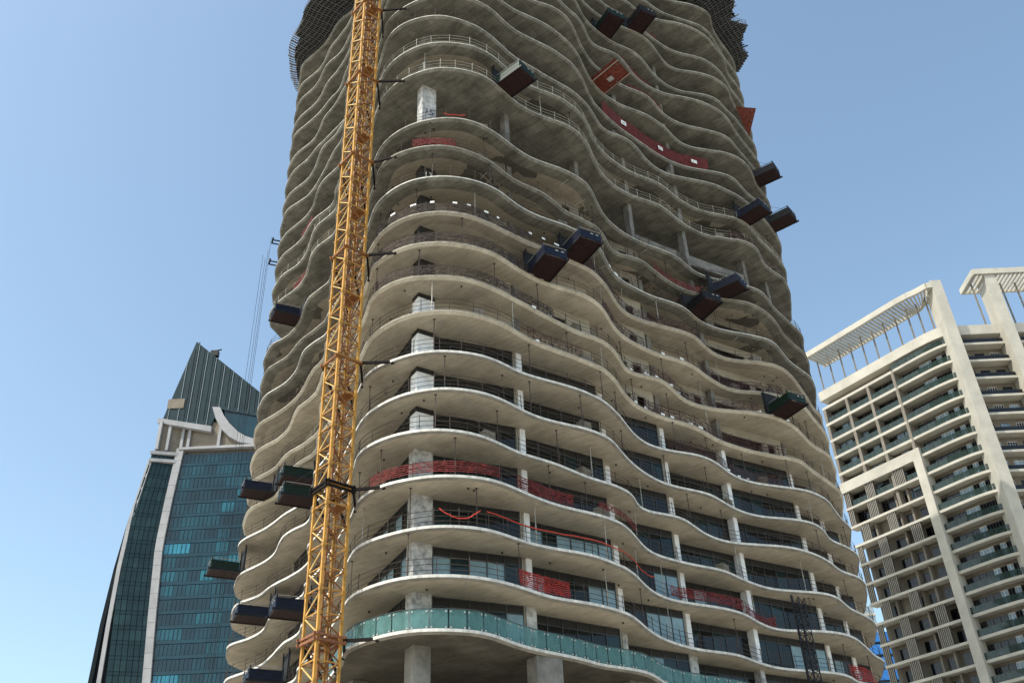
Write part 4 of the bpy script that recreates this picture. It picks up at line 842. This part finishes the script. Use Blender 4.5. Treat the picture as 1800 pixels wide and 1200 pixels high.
# upper balcony slabs, left facade
NB = 26
for k in range(NB):
    z = fz(k + 0)
    if k < 7:
        m = MB(); m.prism([LP(0, 0).xy, LP(16.0, 0).xy, LP(16.0, -2.2).xy, LP(0, -2.2).xy], z - .5, z); rp('balcony_slab', m, 'cream')
    # rounded corner balcony
    m = MB(); m.prism(CE + [(FX + .6, FRONT_Y + 1.4), (72.8, 142.9), LP(16.2, -1.9).xy], z - .45, z)
    rp('rounded_balcony', m, 'cream')
    if k < 20:
        # its curved glass rail, panel by panel
        for i, i2 in ((0, 1), (1, 2), (2, 3), (3, 5), (5, 7), (7, 8), (8, 9), (9, 10), (10, 11), (11, 12)):
            a, b = CE[i], CE[i2]; t = (b - a); L = t.length; t.normalize(); c = (a + b) / 2 + Vector((-t.y, t.x)) * .12
            m = MB(); m.box((c.x, c.y, z + .55), t, (-t.y, t.x), L / 2 - .03, .02, .52); rp('balcony_glass', m, 'glass_green')
        # window wall behind the rounded balcony
        a, b = LP(16.6, -1.78).xy, Vector((71.7, 142.05)); 
        for (a, b, cnt) in ((LP(16.4, -1.75).xy, Vector((72.7, 143.0)), 5), (Vector((72.75, 142.95)), Vector((FX + .3, FRONT_Y + 1.62)), 3)):
            t = (b - a); L = t.length; t.normalize(); nn = Vector((t.y, -t.x)); 
            for i in range(cnt):
                c = a + t * L * (i + .5) / cnt + nn * .06; m = MB(); m.box((c.x, c.y, z + 1.25), t, nn, L / cnt / 2 - .05, .05, 1.2)
                pale = (cnt == 5 and i >= 3 and random.random() < .75) or (cnt == 3 and i == 1 and random.random() < .8)
                w_ = rp('window', m, 'frame_white' if pale else 'frame_alu')
                m = MB(); hw = (L / cnt - .2) / 4
                for sx in (-1, 1):
                    q = c + t * sx * (hw + .03) + nn * .052; m.box((q.x, q.y, z + 1.25), t, nn, hw - .02, .006, 1.1)
                obj('pane', m, 'window_pale' if pale else 'window_dark', w_)
# open upper balconies on the left facade: piers, windows and green glass rails
for k in range(1, 8):
    z = fz(k - 0)
    if k == 7: break
for k in range(7):
    z = fz(k) ; zl = fz(k + 1)
    for u_ in (.35, 5.4, 10.2, 15.6):
        m = MB(); c = LP(u_, -.9); m.box((c.x, c.y, z - FH / 2 - .25), U.xy, NL.xy, .28, .88, FH / 2 - .26); rp('pier', m, 'taupe')
    for u0, u1 in ((.7, 5.1), (5.75, 9.9), (10.5, 15.3)):
        n_ = 3
        for i in range(n_):
            c = LP(u0 + (u1 - u0) * (i + .5) / n_, -1.74); m = MB(); m.box((c.x, c.y, zl + 1.35), U.xy, NL.xy, (u1 - u0) / n_ / 2 - .05, .05, 1.3)
            w_ = rp('window', m, 'frame_alu'); m = MB(); c = LP(u0 + (u1 - u0) * (i + .5) / n_, -1.685); m.box((c.x, c.y, zl + 1.35), U.xy, NL.xy, (u1 - u0) / n_ / 2 - .12, .006, 1.22); obj('pane', m, 'window_pale' if random.random() < .28 else 'window_dark', w_)
        for i in range(3):
            if k == 6: continue
            c = LP(u0 + (u1 - u0) * (i + .5) / 3, -.12); m = MB(); m.box((c.x, c.y, zl + .55), U.xy, NL.xy, (u1 - u0) / 6 - .03, .02, .5); rp('balcony_glass', m, 'glass_green')
# cream frame with louvres and recessed windows below
ZF = 75.9
m = MB(); m.prism([LP(-.1, .5).xy, LP(16.55, .5).xy, LP(16.55, -1.6).xy, LP(-.1, -1.6).xy], ZF - 1.9, ZF); rp('frame_beam', m, 'cream')
m = MB(); m.prism([LP(15.0, .5).xy, LP(16.55, .5).xy, LP(16.55, -1.6).xy, LP(15.0, -1.6).xy], 0, ZF - 1.902); rp('frame_pillar', m, 'cream')
for k in range(20):
    z = ZF - 1.9 - FH * (k + 1) + .15
    if z < 8: break
    m = MB(); m.prism([LP(-.1, .36).xy, LP(15.0, .36).xy, LP(15.0, -1.6).xy, LP(-.1, -1.6).xy], z, z + .42); rp('floor_band', m, 'cream')
    zb, zt = z + .42, z + FH
    pat = [((0, 1.3), (4.2, 6.1), None), ((0, 1.3), (4.2, 6.1), None), ((2.0, 3.6), (7.2, 9.0), None), ((.0, 1.2), (4.4, 6.2), (10.9, 12.9))][k % 4]
    if k % 8 == 0: pat = ((0, 1.3), (4.6, 6.4), (10.4, 12.6))
    for pr in pat:
        if not pr: continue
        a, b = pr; sc_ = MB(); c = LP((a + b) / 2, .04); sc_.box((c.x, c.y, (zb + zt) / 2), U.xy, NL.xy, (b - a) / 2, .03, (zt - zb) / 2 - .003); so = rp('louvre_screen', sc_, 'louvre_back')
        sl = MB(); cnt = int((b - a) / .3)
        for i in range(cnt):
            c = LP(a + (b - a) * (i + .5) / cnt, .16); sl.box((c.x, c.y, (zb + zt) / 2), U.xy, NL.xy, .06, .085, (zt - zb) / 2 - .004)
        obj('louvre_slats', sl, 'louvre', so)
    for a, b in ((1.9, 3.9), (6.6, 8.6), (9.7, 11.0), (12.4, 14.3)):
        c = LP((a + b) / 2, -1.72); m = MB(); m.box((c.x, c.y, zb + 1.3), U.xy, NL.xy, (b - a) / 2, .06, 1.05); w_ = rp('window', m, 'frame_alu')
        m = MB()
        for sx in (-.25, .25): c = LP((a + b) / 2 + sx * (b - a), -1.655); m.box((c.x, c.y, zb + 1.3), U.xy, NL.xy, (b - a) / 4 - .07, .006, .95)
        obj('pane', m, 'window_dark', w_)
    for a in (4.15, 9.2, 11.6):
        c = LP(a, -1.2); m = MB(); m.box((c.x, c.y, (zb + zt) / 2), U.xy, NL.xy, .16, .5, (zt - zb) / 2 - .004); rp('pier', m, 'taupe')
# tall fins
for (x0, x1, zt) in ((FX - .1, FX + 1.75, 103.9), (84.0, 85.9, 106.0), (97.5, 99.4, 106.0)):
    m = MB(); m.prism([(x0, FY - .5), (x1, FY - .5), (x1, FRONT_Y + 1.3), (x0, FRONT_Y + 1.3)], 0, zt); rp('fin', m, 'cream')
# front facade loggias
for k in range(NB):
    z = fz(k) - .4
    for x0, x1 in ((FX + 1.76, 83.98), (85.92, 97.48), (99.42, XR)):
        m = MB(); m.prism([(x0, FRONT_Y - .4), (x1, FRONT_Y - .4), (x1, FRONT_Y + 1.5), (x0, FRONT_Y + 1.5)], z - .42, z); rp('loggia_slab', m, 'cream')
        if z < 30: continue
        m = MB(); m.prism([(x0 + .1, FRONT_Y - .3), (x1 - .1, FRONT_Y - .3), (x1 - .1, FRONT_Y - .26), (x0 + .1, FRONT_Y - .26)], z + .05, z + .75); rp('balcony_glass', m, 'window_dark')
        cnt = 3 if x1 < 84 else 4; wd = (x1 - x0) / cnt
        for i in range(cnt):
            cx = x0 + wd * (i + .5); m = MB(); m.box((cx, FRONT_Y + 1.56, z + 1.3), (1, 0), (0, 1), wd * .3, .06, 1.05); w_ = rp('window', m, 'frame_white' if random.random() < .6 else 'frame_alu'); m = MB()
            for q in range(4): m.box((cx - wd * .3 + wd * .6 * (q + .5) / 4, FRONT_Y + 1.494, z + 1.3), (1, 0), (0, 1), wd * .06, .006, .95)
            obj('pane', m, random.choice(('window_dark', 'window_pale', 'window_dark')), w_)
# rooftop pergola over the left facade and round the corner
def pergola(path, width, z, posts, inner):
    """path = outer edge points; inner = matching inner edge points"""
    m = MB()
    for A_, B_ in zip(path[:-1], path[1:]): m.bar((*A_, z + .55), (*B_, z + .55), .5, 1.1)
    rp('pergola_beam', m, 'cream'); m = MB()
    for A_, B_ in zip(inner[:-1], inner[1:]): m.bar((*A_, z + .4), (*B_, z + .4), .3, .7)
    rp('pergola_beam', m, 'cream')
    tot = [0]
    for A_, B_ in zip(path[:-1], path[1:]): tot.append(tot[-1] + (B_ - A_).length)
    def at(P, d):
        for i in range(len(tot) - 1):
            if d <= tot[i + 1] + 1e-6: return P[i].lerp(P[i + 1], (d - tot[i]) / (tot[i + 1] - tot[i]))
        return P[-1]
    d = .5
    while d < tot[-1] - .2:
        a, b = at(path, d), at(inner, d); m = MB(); m.bar((*a, z + .25), (*b, z + .25), .26, .5); rp('slat', m, 'cream'); d += .75
    d = .6
    while d < tot[-1]:
        a = at(path, d).lerp(at(inner, d), .5); m = MB(); m.bar((*a, ZT), (*a, z), .22, .22, up=Vector((0, 1, 0))); rp('pergola_post', m, 'taupe'); d += 2.6
outer = [LP(0, 1.5).xy, LP(21, 1.5).xy, LP(23.3, 1.3).xy, LP(25.2, .9).xy, Vector((FX - .9, FY - .1)), Vector((FX, FY - .3))]
innr = [LP(0, -4.2).xy, LP(20.5, -4.2).xy, LP(21.8, -4.2).xy, LP(22.8, -4.0).xy, Vector((FX + .4, 142.6)), Vector((FX + 1.4, 142.2))]
pergola(outer, 3.4, 102.4, 6, innr)
pergola([Vector((82.2, 137.2)), Vector((XR, 137.2))], 4, 104.6, 6, [Vector((82.2, 143)), Vector((XR, 143))])
m = MB(); m.bar((82.2, 137.2, 105.1), (82.2, 143, 105.1), .4, 1.1); rp('pergola_beam', m, 'cream')

# ------------------------------------------------------------------ sail shaped glass tower on the left
sail = empty('glass_tower', 'tall teal glass tower with a slanted sail-like crown, behind the wavy tower on the left', 'tower', loc=(-85, 240, 0))
vinv = Matrix.Translation((85, -240, 0))
def sp(name, mb, mats, parent=None):
    o = obj(name, mb, mats, parent or sail)
    if parent is None: o.matrix_parent_inverse = vinv
    return o
YA = 230.0
def interp(z, tab):
    for (z0, x0), (z1, x1) in zip(tab[:-1], tab[1:]):
        if (z - z0) * (z - z1) <= 0: return x0 + (x1 - x0) * (z - z0) / (z1 - z0)
    return tab[0][1] if abs(z - tab[0][0]) < abs(z - tab[-1][0]) else tab[-1][1]
XL = [(0, -100.5), (40, -102.3), (67, -102.9), (89, -102.6), (107, -101.0), (125.5, -98.5), (137, -97.2), (163.4, -91.7)]     # left outline
XL = [(z * .993, x * .992) for z, x in XL]
XS = [(0, -84.5), (40, -87.0), (66, -88.9), (82, -90.3), (100, -91.6), (113, -91.2), (128, -90.4)]                         # white strip
XRt = -52.0
SF = 3.65
# body core
for k in range(34):
    z0 = 127.2 - SF * (k + 1); z1 = z0 + SF
    if z0 < 0: break
zz = [0, 40, 66, 82, 100, 113, 126.4]
m = MB()
for z0, z1 in zip(zz[:-1], zz[1:]):
    def ring(z): xl = interp(z, XL); xi = xl + max(0, (112 - z)) * .085; xs = interp(z, XS); return [(xl + .3, YA - .9, z), (xi + .2, YA - 1.4, z), (xs, YA + .75, z), (XRt, YA + .6, z), (XRt, YA + 38, z), (xl + .5, YA + 38, z)]
    a, b = ring(z0), ring(z1)
    for i in range(6): j = (i + 1) % 6; m.face([a[i], a[j], b[j], b[i]])
m.face(ring(126.4)); sp('core', m, 'sail_line')
gl = 0
for k in range(20):
    z1 = 126.2 - SF * k; z0 = z1 - SF + .04; zb = z0 + .95
    if z0 < 50: break
    # right-hand glass face: bays of three lights
    x = interp((z0 + z1) / 2, XS) + 1.0; xa = x
    nb = 9; wv = (XRt - 9 - xa) / nb
    for i in range(nb):
        x0, x1 = xa + i * wv + .05, xa + (i + 1) * wv - .05
        r = random.random(); dark = False
        g = 'g3' if r < .34 else 'g0' if r < .62 else 'g1' if r < .84 else 'g2' if r < .95 else 'g5'
        if k in (7, 16) and i in (0, 1) : g = 'g4'
        yy = YA + random.uniform(-.02, .02)
        m = MB(); m.hexa([(x0, yy, zb), (x1, yy, zb), (x1, yy + .3, zb), (x0, yy + .3, zb), (x0, yy + random.uniform(-.03, .03), z1 - .08), (x1, yy, z1 - .08), (x1, yy + .3, z1 - .08), (x0, yy + .3, z1 - .08)])
        p_ = sp('glazing_panel', m, 'sail_' + g)
        m = MB(); m.box(((x0 + x1) / 2, YA + .12, (z0 + zb) / 2), (1, 0), (0, 1), (x1 - x0) / 2 + .04, .12, (zb - z0) / 2 - .03); 
        for q in (1, 2): m.box((x0 + (x1 - x0) * q / 3, YA - .07, (zb + z1) / 2), (1, 0), (0, 1), .05, .06, (z1 - zb) / 2)
        obj('spandrel', m, 'sail_' + ('g3' if dark else 'g0'), p_)
    # left face
    n6 = 6
    def lf(z):
        xl = interp(z, XL) + max(0, (112 - z)) * .085 + .15; xs = interp(z, XS) - 1.15; return Vector((xl, YA - 2.0)), Vector((xs, YA + .3))
    a0, b0 = lf(z0); a1, b1 = lf(z1); am, bm2 = lf(zb); nn = Vector((a0 - b0).normalized()); nn = Vector((-nn.y, nn.x)) * -.2
    for i in range(n6):
        if z1 < 60: break
        f0, f1 = i / n6 + .008, (i + 1) / n6 - .008; m = MB()
        def cell(A0, B0, A1, B1, zA, zB, d, mi):
            P = [A0.lerp(B0, f0), A0.lerp(B0, f1), A1.lerp(B1, f1), A1.lerp(B1, f0)]
            m.hexa([(P[0].x, P[0].y - d, zA), (P[1].x, P[1].y - d, zA), (P[1].x, P[1].y + .3, zA), (P[0].x, P[0].y + .3, zA), (P[3].x, P[3].y - d, zB), (P[2].x, P[2].y - d, zB), (P[2].x, P[2].y + .3, zB), (P[3].x, P[3].y + .3, zB)], mi)
        cell(am, bm2, a1, b1, zb + .03, z1 - .04, .12, 0); cell(a0, b0, am, bm2, z0 + .02, zb - .02, .06, 1)
        sp('glazing_panel', m, ['sail_s%d' % random.choice((0, 0, 1, 2)), 'sail_s0'])
# white strip, segment by segment, and dark left edge fins
z = 127.8; k = 0
while z > 0:
    z0 = max(z - SF, 0); m = MB(); a, b = interp(z0, XS), interp(z, XS)
    m.hexa([(a - 1.1, YA - .7, z0), (a + .85, YA - .7, z0), (a + .85, YA + .8, z0), (a - 1.1, YA + .8, z0), (b - 1.1, YA - .7, z - .06), (b + .85, YA - .7, z - .06), (b + .85, YA + .8, z - .06), (b - 1.1, YA + .8, z - .06)]); sp('strip_panel', m, 'sail_stone'); z = z0
for off, y in ((.1, -.9), (2.4, -1.1)):
    m = MB()
    for z0, z1 in zip([0, 30, 60, 80, 94, 106], [30, 60, 80, 94, 106, 124]):
        f = lambda z: interp(z, XL) + .2 + (off - .2) * min(1, max(0, (108 - z)) / 40)
        m.bar((f(z0), YA + y - .6, z0), (f(z1), YA + y - .6, z1), .55, 1.0)
    sp('edge_fin', m, 'sail_stone' if off > 1 else 'sail_line')
# cornice, arcade storey and crown
m = MB(); m.prism([(-90.9, YA - .9), (XRt, YA - .9), (XRt, YA + 2), (-90.9, YA + 2)], 127.25, 127.95); sp('cornice', m, 'sail_stone')
xl = interp(126, XL); m = MB()
for z0 in (123.4, 125.6): m.prism([(xl - .2, YA - 2.5), (-90.2, YA - .5), (-90.2, YA + 1), (xl - .2, YA - 1)], z0, z0 + .9)
sp('cornice', m, 'sail_stone')
m = MB(); m.prism([(-97.2, YA - 1.2), (-91, YA + 1.2), (XRt, YA + 1.2), (XRt, YA + 36), (-97.3, YA + 36)], 124.5, 136.4); sp('arcade_wall', m, 'sail_beige')
for x, y in ((-96.6, -1.4), (-94.3, -.4), (-91.0, .9), (-89.2, .9), (-80.9, .9)):
    m = MB(); m.box((x, YA + y - .1, 131.6), (1, 0), (0, 1), .38, .4, 4.3); sp('pilaster', m, 'sail_stone')
m = MB(); m.hexa([(-97.8, YA - 1.6, 135.6), (-83.2, YA - .3, 132.7), (-83.2, YA + 1.1, 132.7), (-97.8, YA, 135.6), (-97.8, YA - 1.6, 137.0), (-83.2, YA - .3, 134.4), (-83.2, YA + 1.1, 134.4), (-97.8, YA, 137.0)]); sp('cornice', m, 'sail_stone')
# crown: slanted glass sail with vertical fins
def roofz(x): return 163.4 - (x + 91.7) * .895
m = MB()
BOT = [(-97.6, 136.8), (-91.7, 135.5), (-84.2, 133.8), (-82.0, 140.6), (-80.2, 139.6), (-71, 137.4), (-62, 136.2), (-52, 135.5)]
def ctop(x): return roofz(x) if x >= -91.7 else 136.9 + (x + 97.6) * (163.4 - 136.9) / 5.9
for (x0, b0), (x1, b1) in zip(BOT[:-1], BOT[1:]):
    t0, t1 = ctop(x0), ctop(x1)
    m.hexa([(x0, YA + .6, b0), (x1, YA + .6, b1), (x1, YA + 14, b1), (x0, YA + 14, b0), (x0, YA + .6, t0), (x1, YA + .6, t1), (x1, YA + 14, t1), (x0, YA + 14, t0)])
sp('crown_glass', m, 'sail_s0')
x = -96.0
while x < -53:
    zt = roofz(x) if x > -91.7 else 136.8 + (x + 97.6) * (163.4 - 136.8) / 5.9
    zb = 136.9 - (x + 97) * .2 if x < -84 else 140.6 - (x + 82) * .28
    dx = 0
    m = MB(); m.bar((x, YA + .5, zb), (x, YA + .5, zt - .2), .2, .22, up=Vector((0, 1, 0))); sp('crown_fin', m, 'sail_fin'); x += 2.75
x = -95.0
ln = MB(); 
while x < -53:
    zt = roofz(x) if x > -91.7 else 136.8 + (x + 97.6) * (163.4 - 136.8) / 5.9
    for q in (.7, 1.4): 
        if x + q > -91.7: ln.bar((x + q, YA + .55, (136.9 if x < -84 else 141.2 - (x + 82) * .28)), (x + q, YA + .55, min(zt, roofz(x + q)) - .3), .08, .1, up=Vector((0, 1, 0)))
    x += 2.75
sp('crown_mullion', ln, 'sail_line')['kind'] = 'stuff'
m = MB(); m.box((-94.4, YA + .45, 142.5), (1, 0), (0, 1), 2.3, .12, 1.5); sp('crown_vent', m, 'sail_beige')
# curved white arch sweeping down to the right, teal glass in its hollow
AO = [(-83.8, 140.5), (-82.4, 136.8), (-80.6, 133.6), (-78.0, 131.0), (-75.0, 129.1), (-71.1, 128.2), (-67.2, 127.96), (-62, 127.96)]
AI = [(-81.6, 140.3), (-80.3, 137.7), (-78.4, 135.1), (-75.7, 132.3), (-73.4, 130.8), (-70.8, 129.8), (-67.3, 129.3), (-62, 129.2)]
m = MB(); N = len(AO); m.v = [(x, YA - .3, z) for x, z in AO] + [(x, YA - .3, z) for x, z in AI] + [(x, YA + 1.15, z) for x, z in AO] + [(x, YA + 1.15, z) for x, z in AI]
for i in range(N - 1):
    for q in ((i, i + 1, N + i + 1, N + i), (2 * N + i + 1, 2 * N + i, 3 * N + i, 3 * N + i + 1), (2 * N + i, 2 * N + i + 1, i + 1, i), (N + i, N + i + 1, 3 * N + i + 1, 3 * N + i)): m.f.append(q); m.m.append(0)
m.f.append((0, N, 3 * N, 2 * N)); m.m.append(0); m.f.append((N - 1, 2 * N - 1, 4 * N - 1, 3 * N - 1)[::-1]); m.m.append(0)
sp('crown_arch', m, 'sail_stone')
m = MB(); pts = AI[1:] + [(-62, 140), (-80.9, 141.2)]; fr = [(x, YA + .95, z) for x, z in pts]; bk = [(x, YA + 1.16, z) for x, z in pts]; m.face(fr); m.face(bk[::-1])
for i in range(len(pts)): j = (i + 1) % len(pts); m.face([fr[j], fr[i], bk[i], bk[j]])
sp('recess_glass', m, 'sail_g0')
bm_ = MB(); bm_.box((-87.8, YA + 6, 162.4), (1, 0), (0, 1), 1.1, .8, .9); bm_.box((-88.4, YA + 6, 160.8), (1, 0), (0, 1), .2, .2, 1.2); bm_.bar((-89, YA + 6, 163.2), (-86, YA + 6, 163.9), .35); sp('roof_cradle', bm_, 'steel_dark')
m = MB(); m.bar((-91.6, YA + 3, 163), (-91.7, YA + 3, 164.8), .25); sp('spike', m, 'steel_dark')

# ------------------------------------------------------------------ two far buildings glimpsed at lower right
blue = empty('blue_building', 'bright blue clad building glimpsed between the wavy tower and the cream tower', 'building', loc=(93, 262, 0))
binv = Matrix.Translation((-93, -262, 0))
for k in range(14):
    z1 = 79.2 - k * 3.3; m = MB(); m.prism([(88.4, 260), (96.8 + .12 * k, 260), (96.8 + .12 * k, 275), (88.4, 275)], z1 - 2.55, z1); o = obj('clad_band', m, 'blue_clad', blue); o.matrix_parent_inverse = binv
    m = MB(); m.prism([(88.6, 260.3), (96.6 + .12 * k, 260.3), (96.6 + .12 * k, 274), (88.6, 274)], z1 - 3.3, z1 - 2.552); o = obj('window_band', m, 'window_dark', blue); o.matrix_parent_inverse = binv
m = MB(); m.prism([(88.6, 260.3), (98, 260.3), (98, 274), (88.6, 274)], 0, 33.0); o = obj('lower_storeys', m, 'blue_clad', blue); o.matrix_parent_inverse = binv
far = empty('grey_glass_building', 'pale grey glass building top showing just right of the wavy tower, above the blue building', 'building', loc=(98, 330, 0))
vv = Matrix.Translation((-98, -330, 0))
for k in range(9):
    z1 = 112.5 - k * 3.4; x1 = 118 if k else 114.5
    m = MB(); m.prism([(106, 330), (x1 + 2, 330), (x1 + 2, 345), (106, 345)], z1 - 2.6, z1); o = obj('window_band', m, 'grey_glass', far); o.matrix_parent_inverse = vv
    m = MB(); m.prism([(105.8, 329.7), (x1 + 2.2, 329.7), (x1 + 2.2, 345.2), (105.8, 345.2)], z1 - 3.4, z1 - 2.602); o = obj('floor_band', m, 'cream', far); o.matrix_parent_inverse = vv
m = MB(); m.prism([(106, 330), (120, 330), (120, 345), (106, 345)], 0, 81.9); o = obj('lower_storeys', m, 'grey_glass', far); o.matrix_parent_inverse = vv

# ------------------------------------------------------------------ ground
m = MB(); G_ = 4000; m.face([(-G_, -G_, 0), (G_, -G_, 0), (G_, G_, 0), (-G_, G_, 0)]); tag(obj('ground', m, 'ground'), 'flat sandy ground', kind='structure')
m = MB(); m.face([(-300, 14, .004), (300, 14, .004), (300, 26, .004), (-300, 26, .004)]); tag(obj('road', m, 'asphalt'), 'asphalt road', kind='structure')
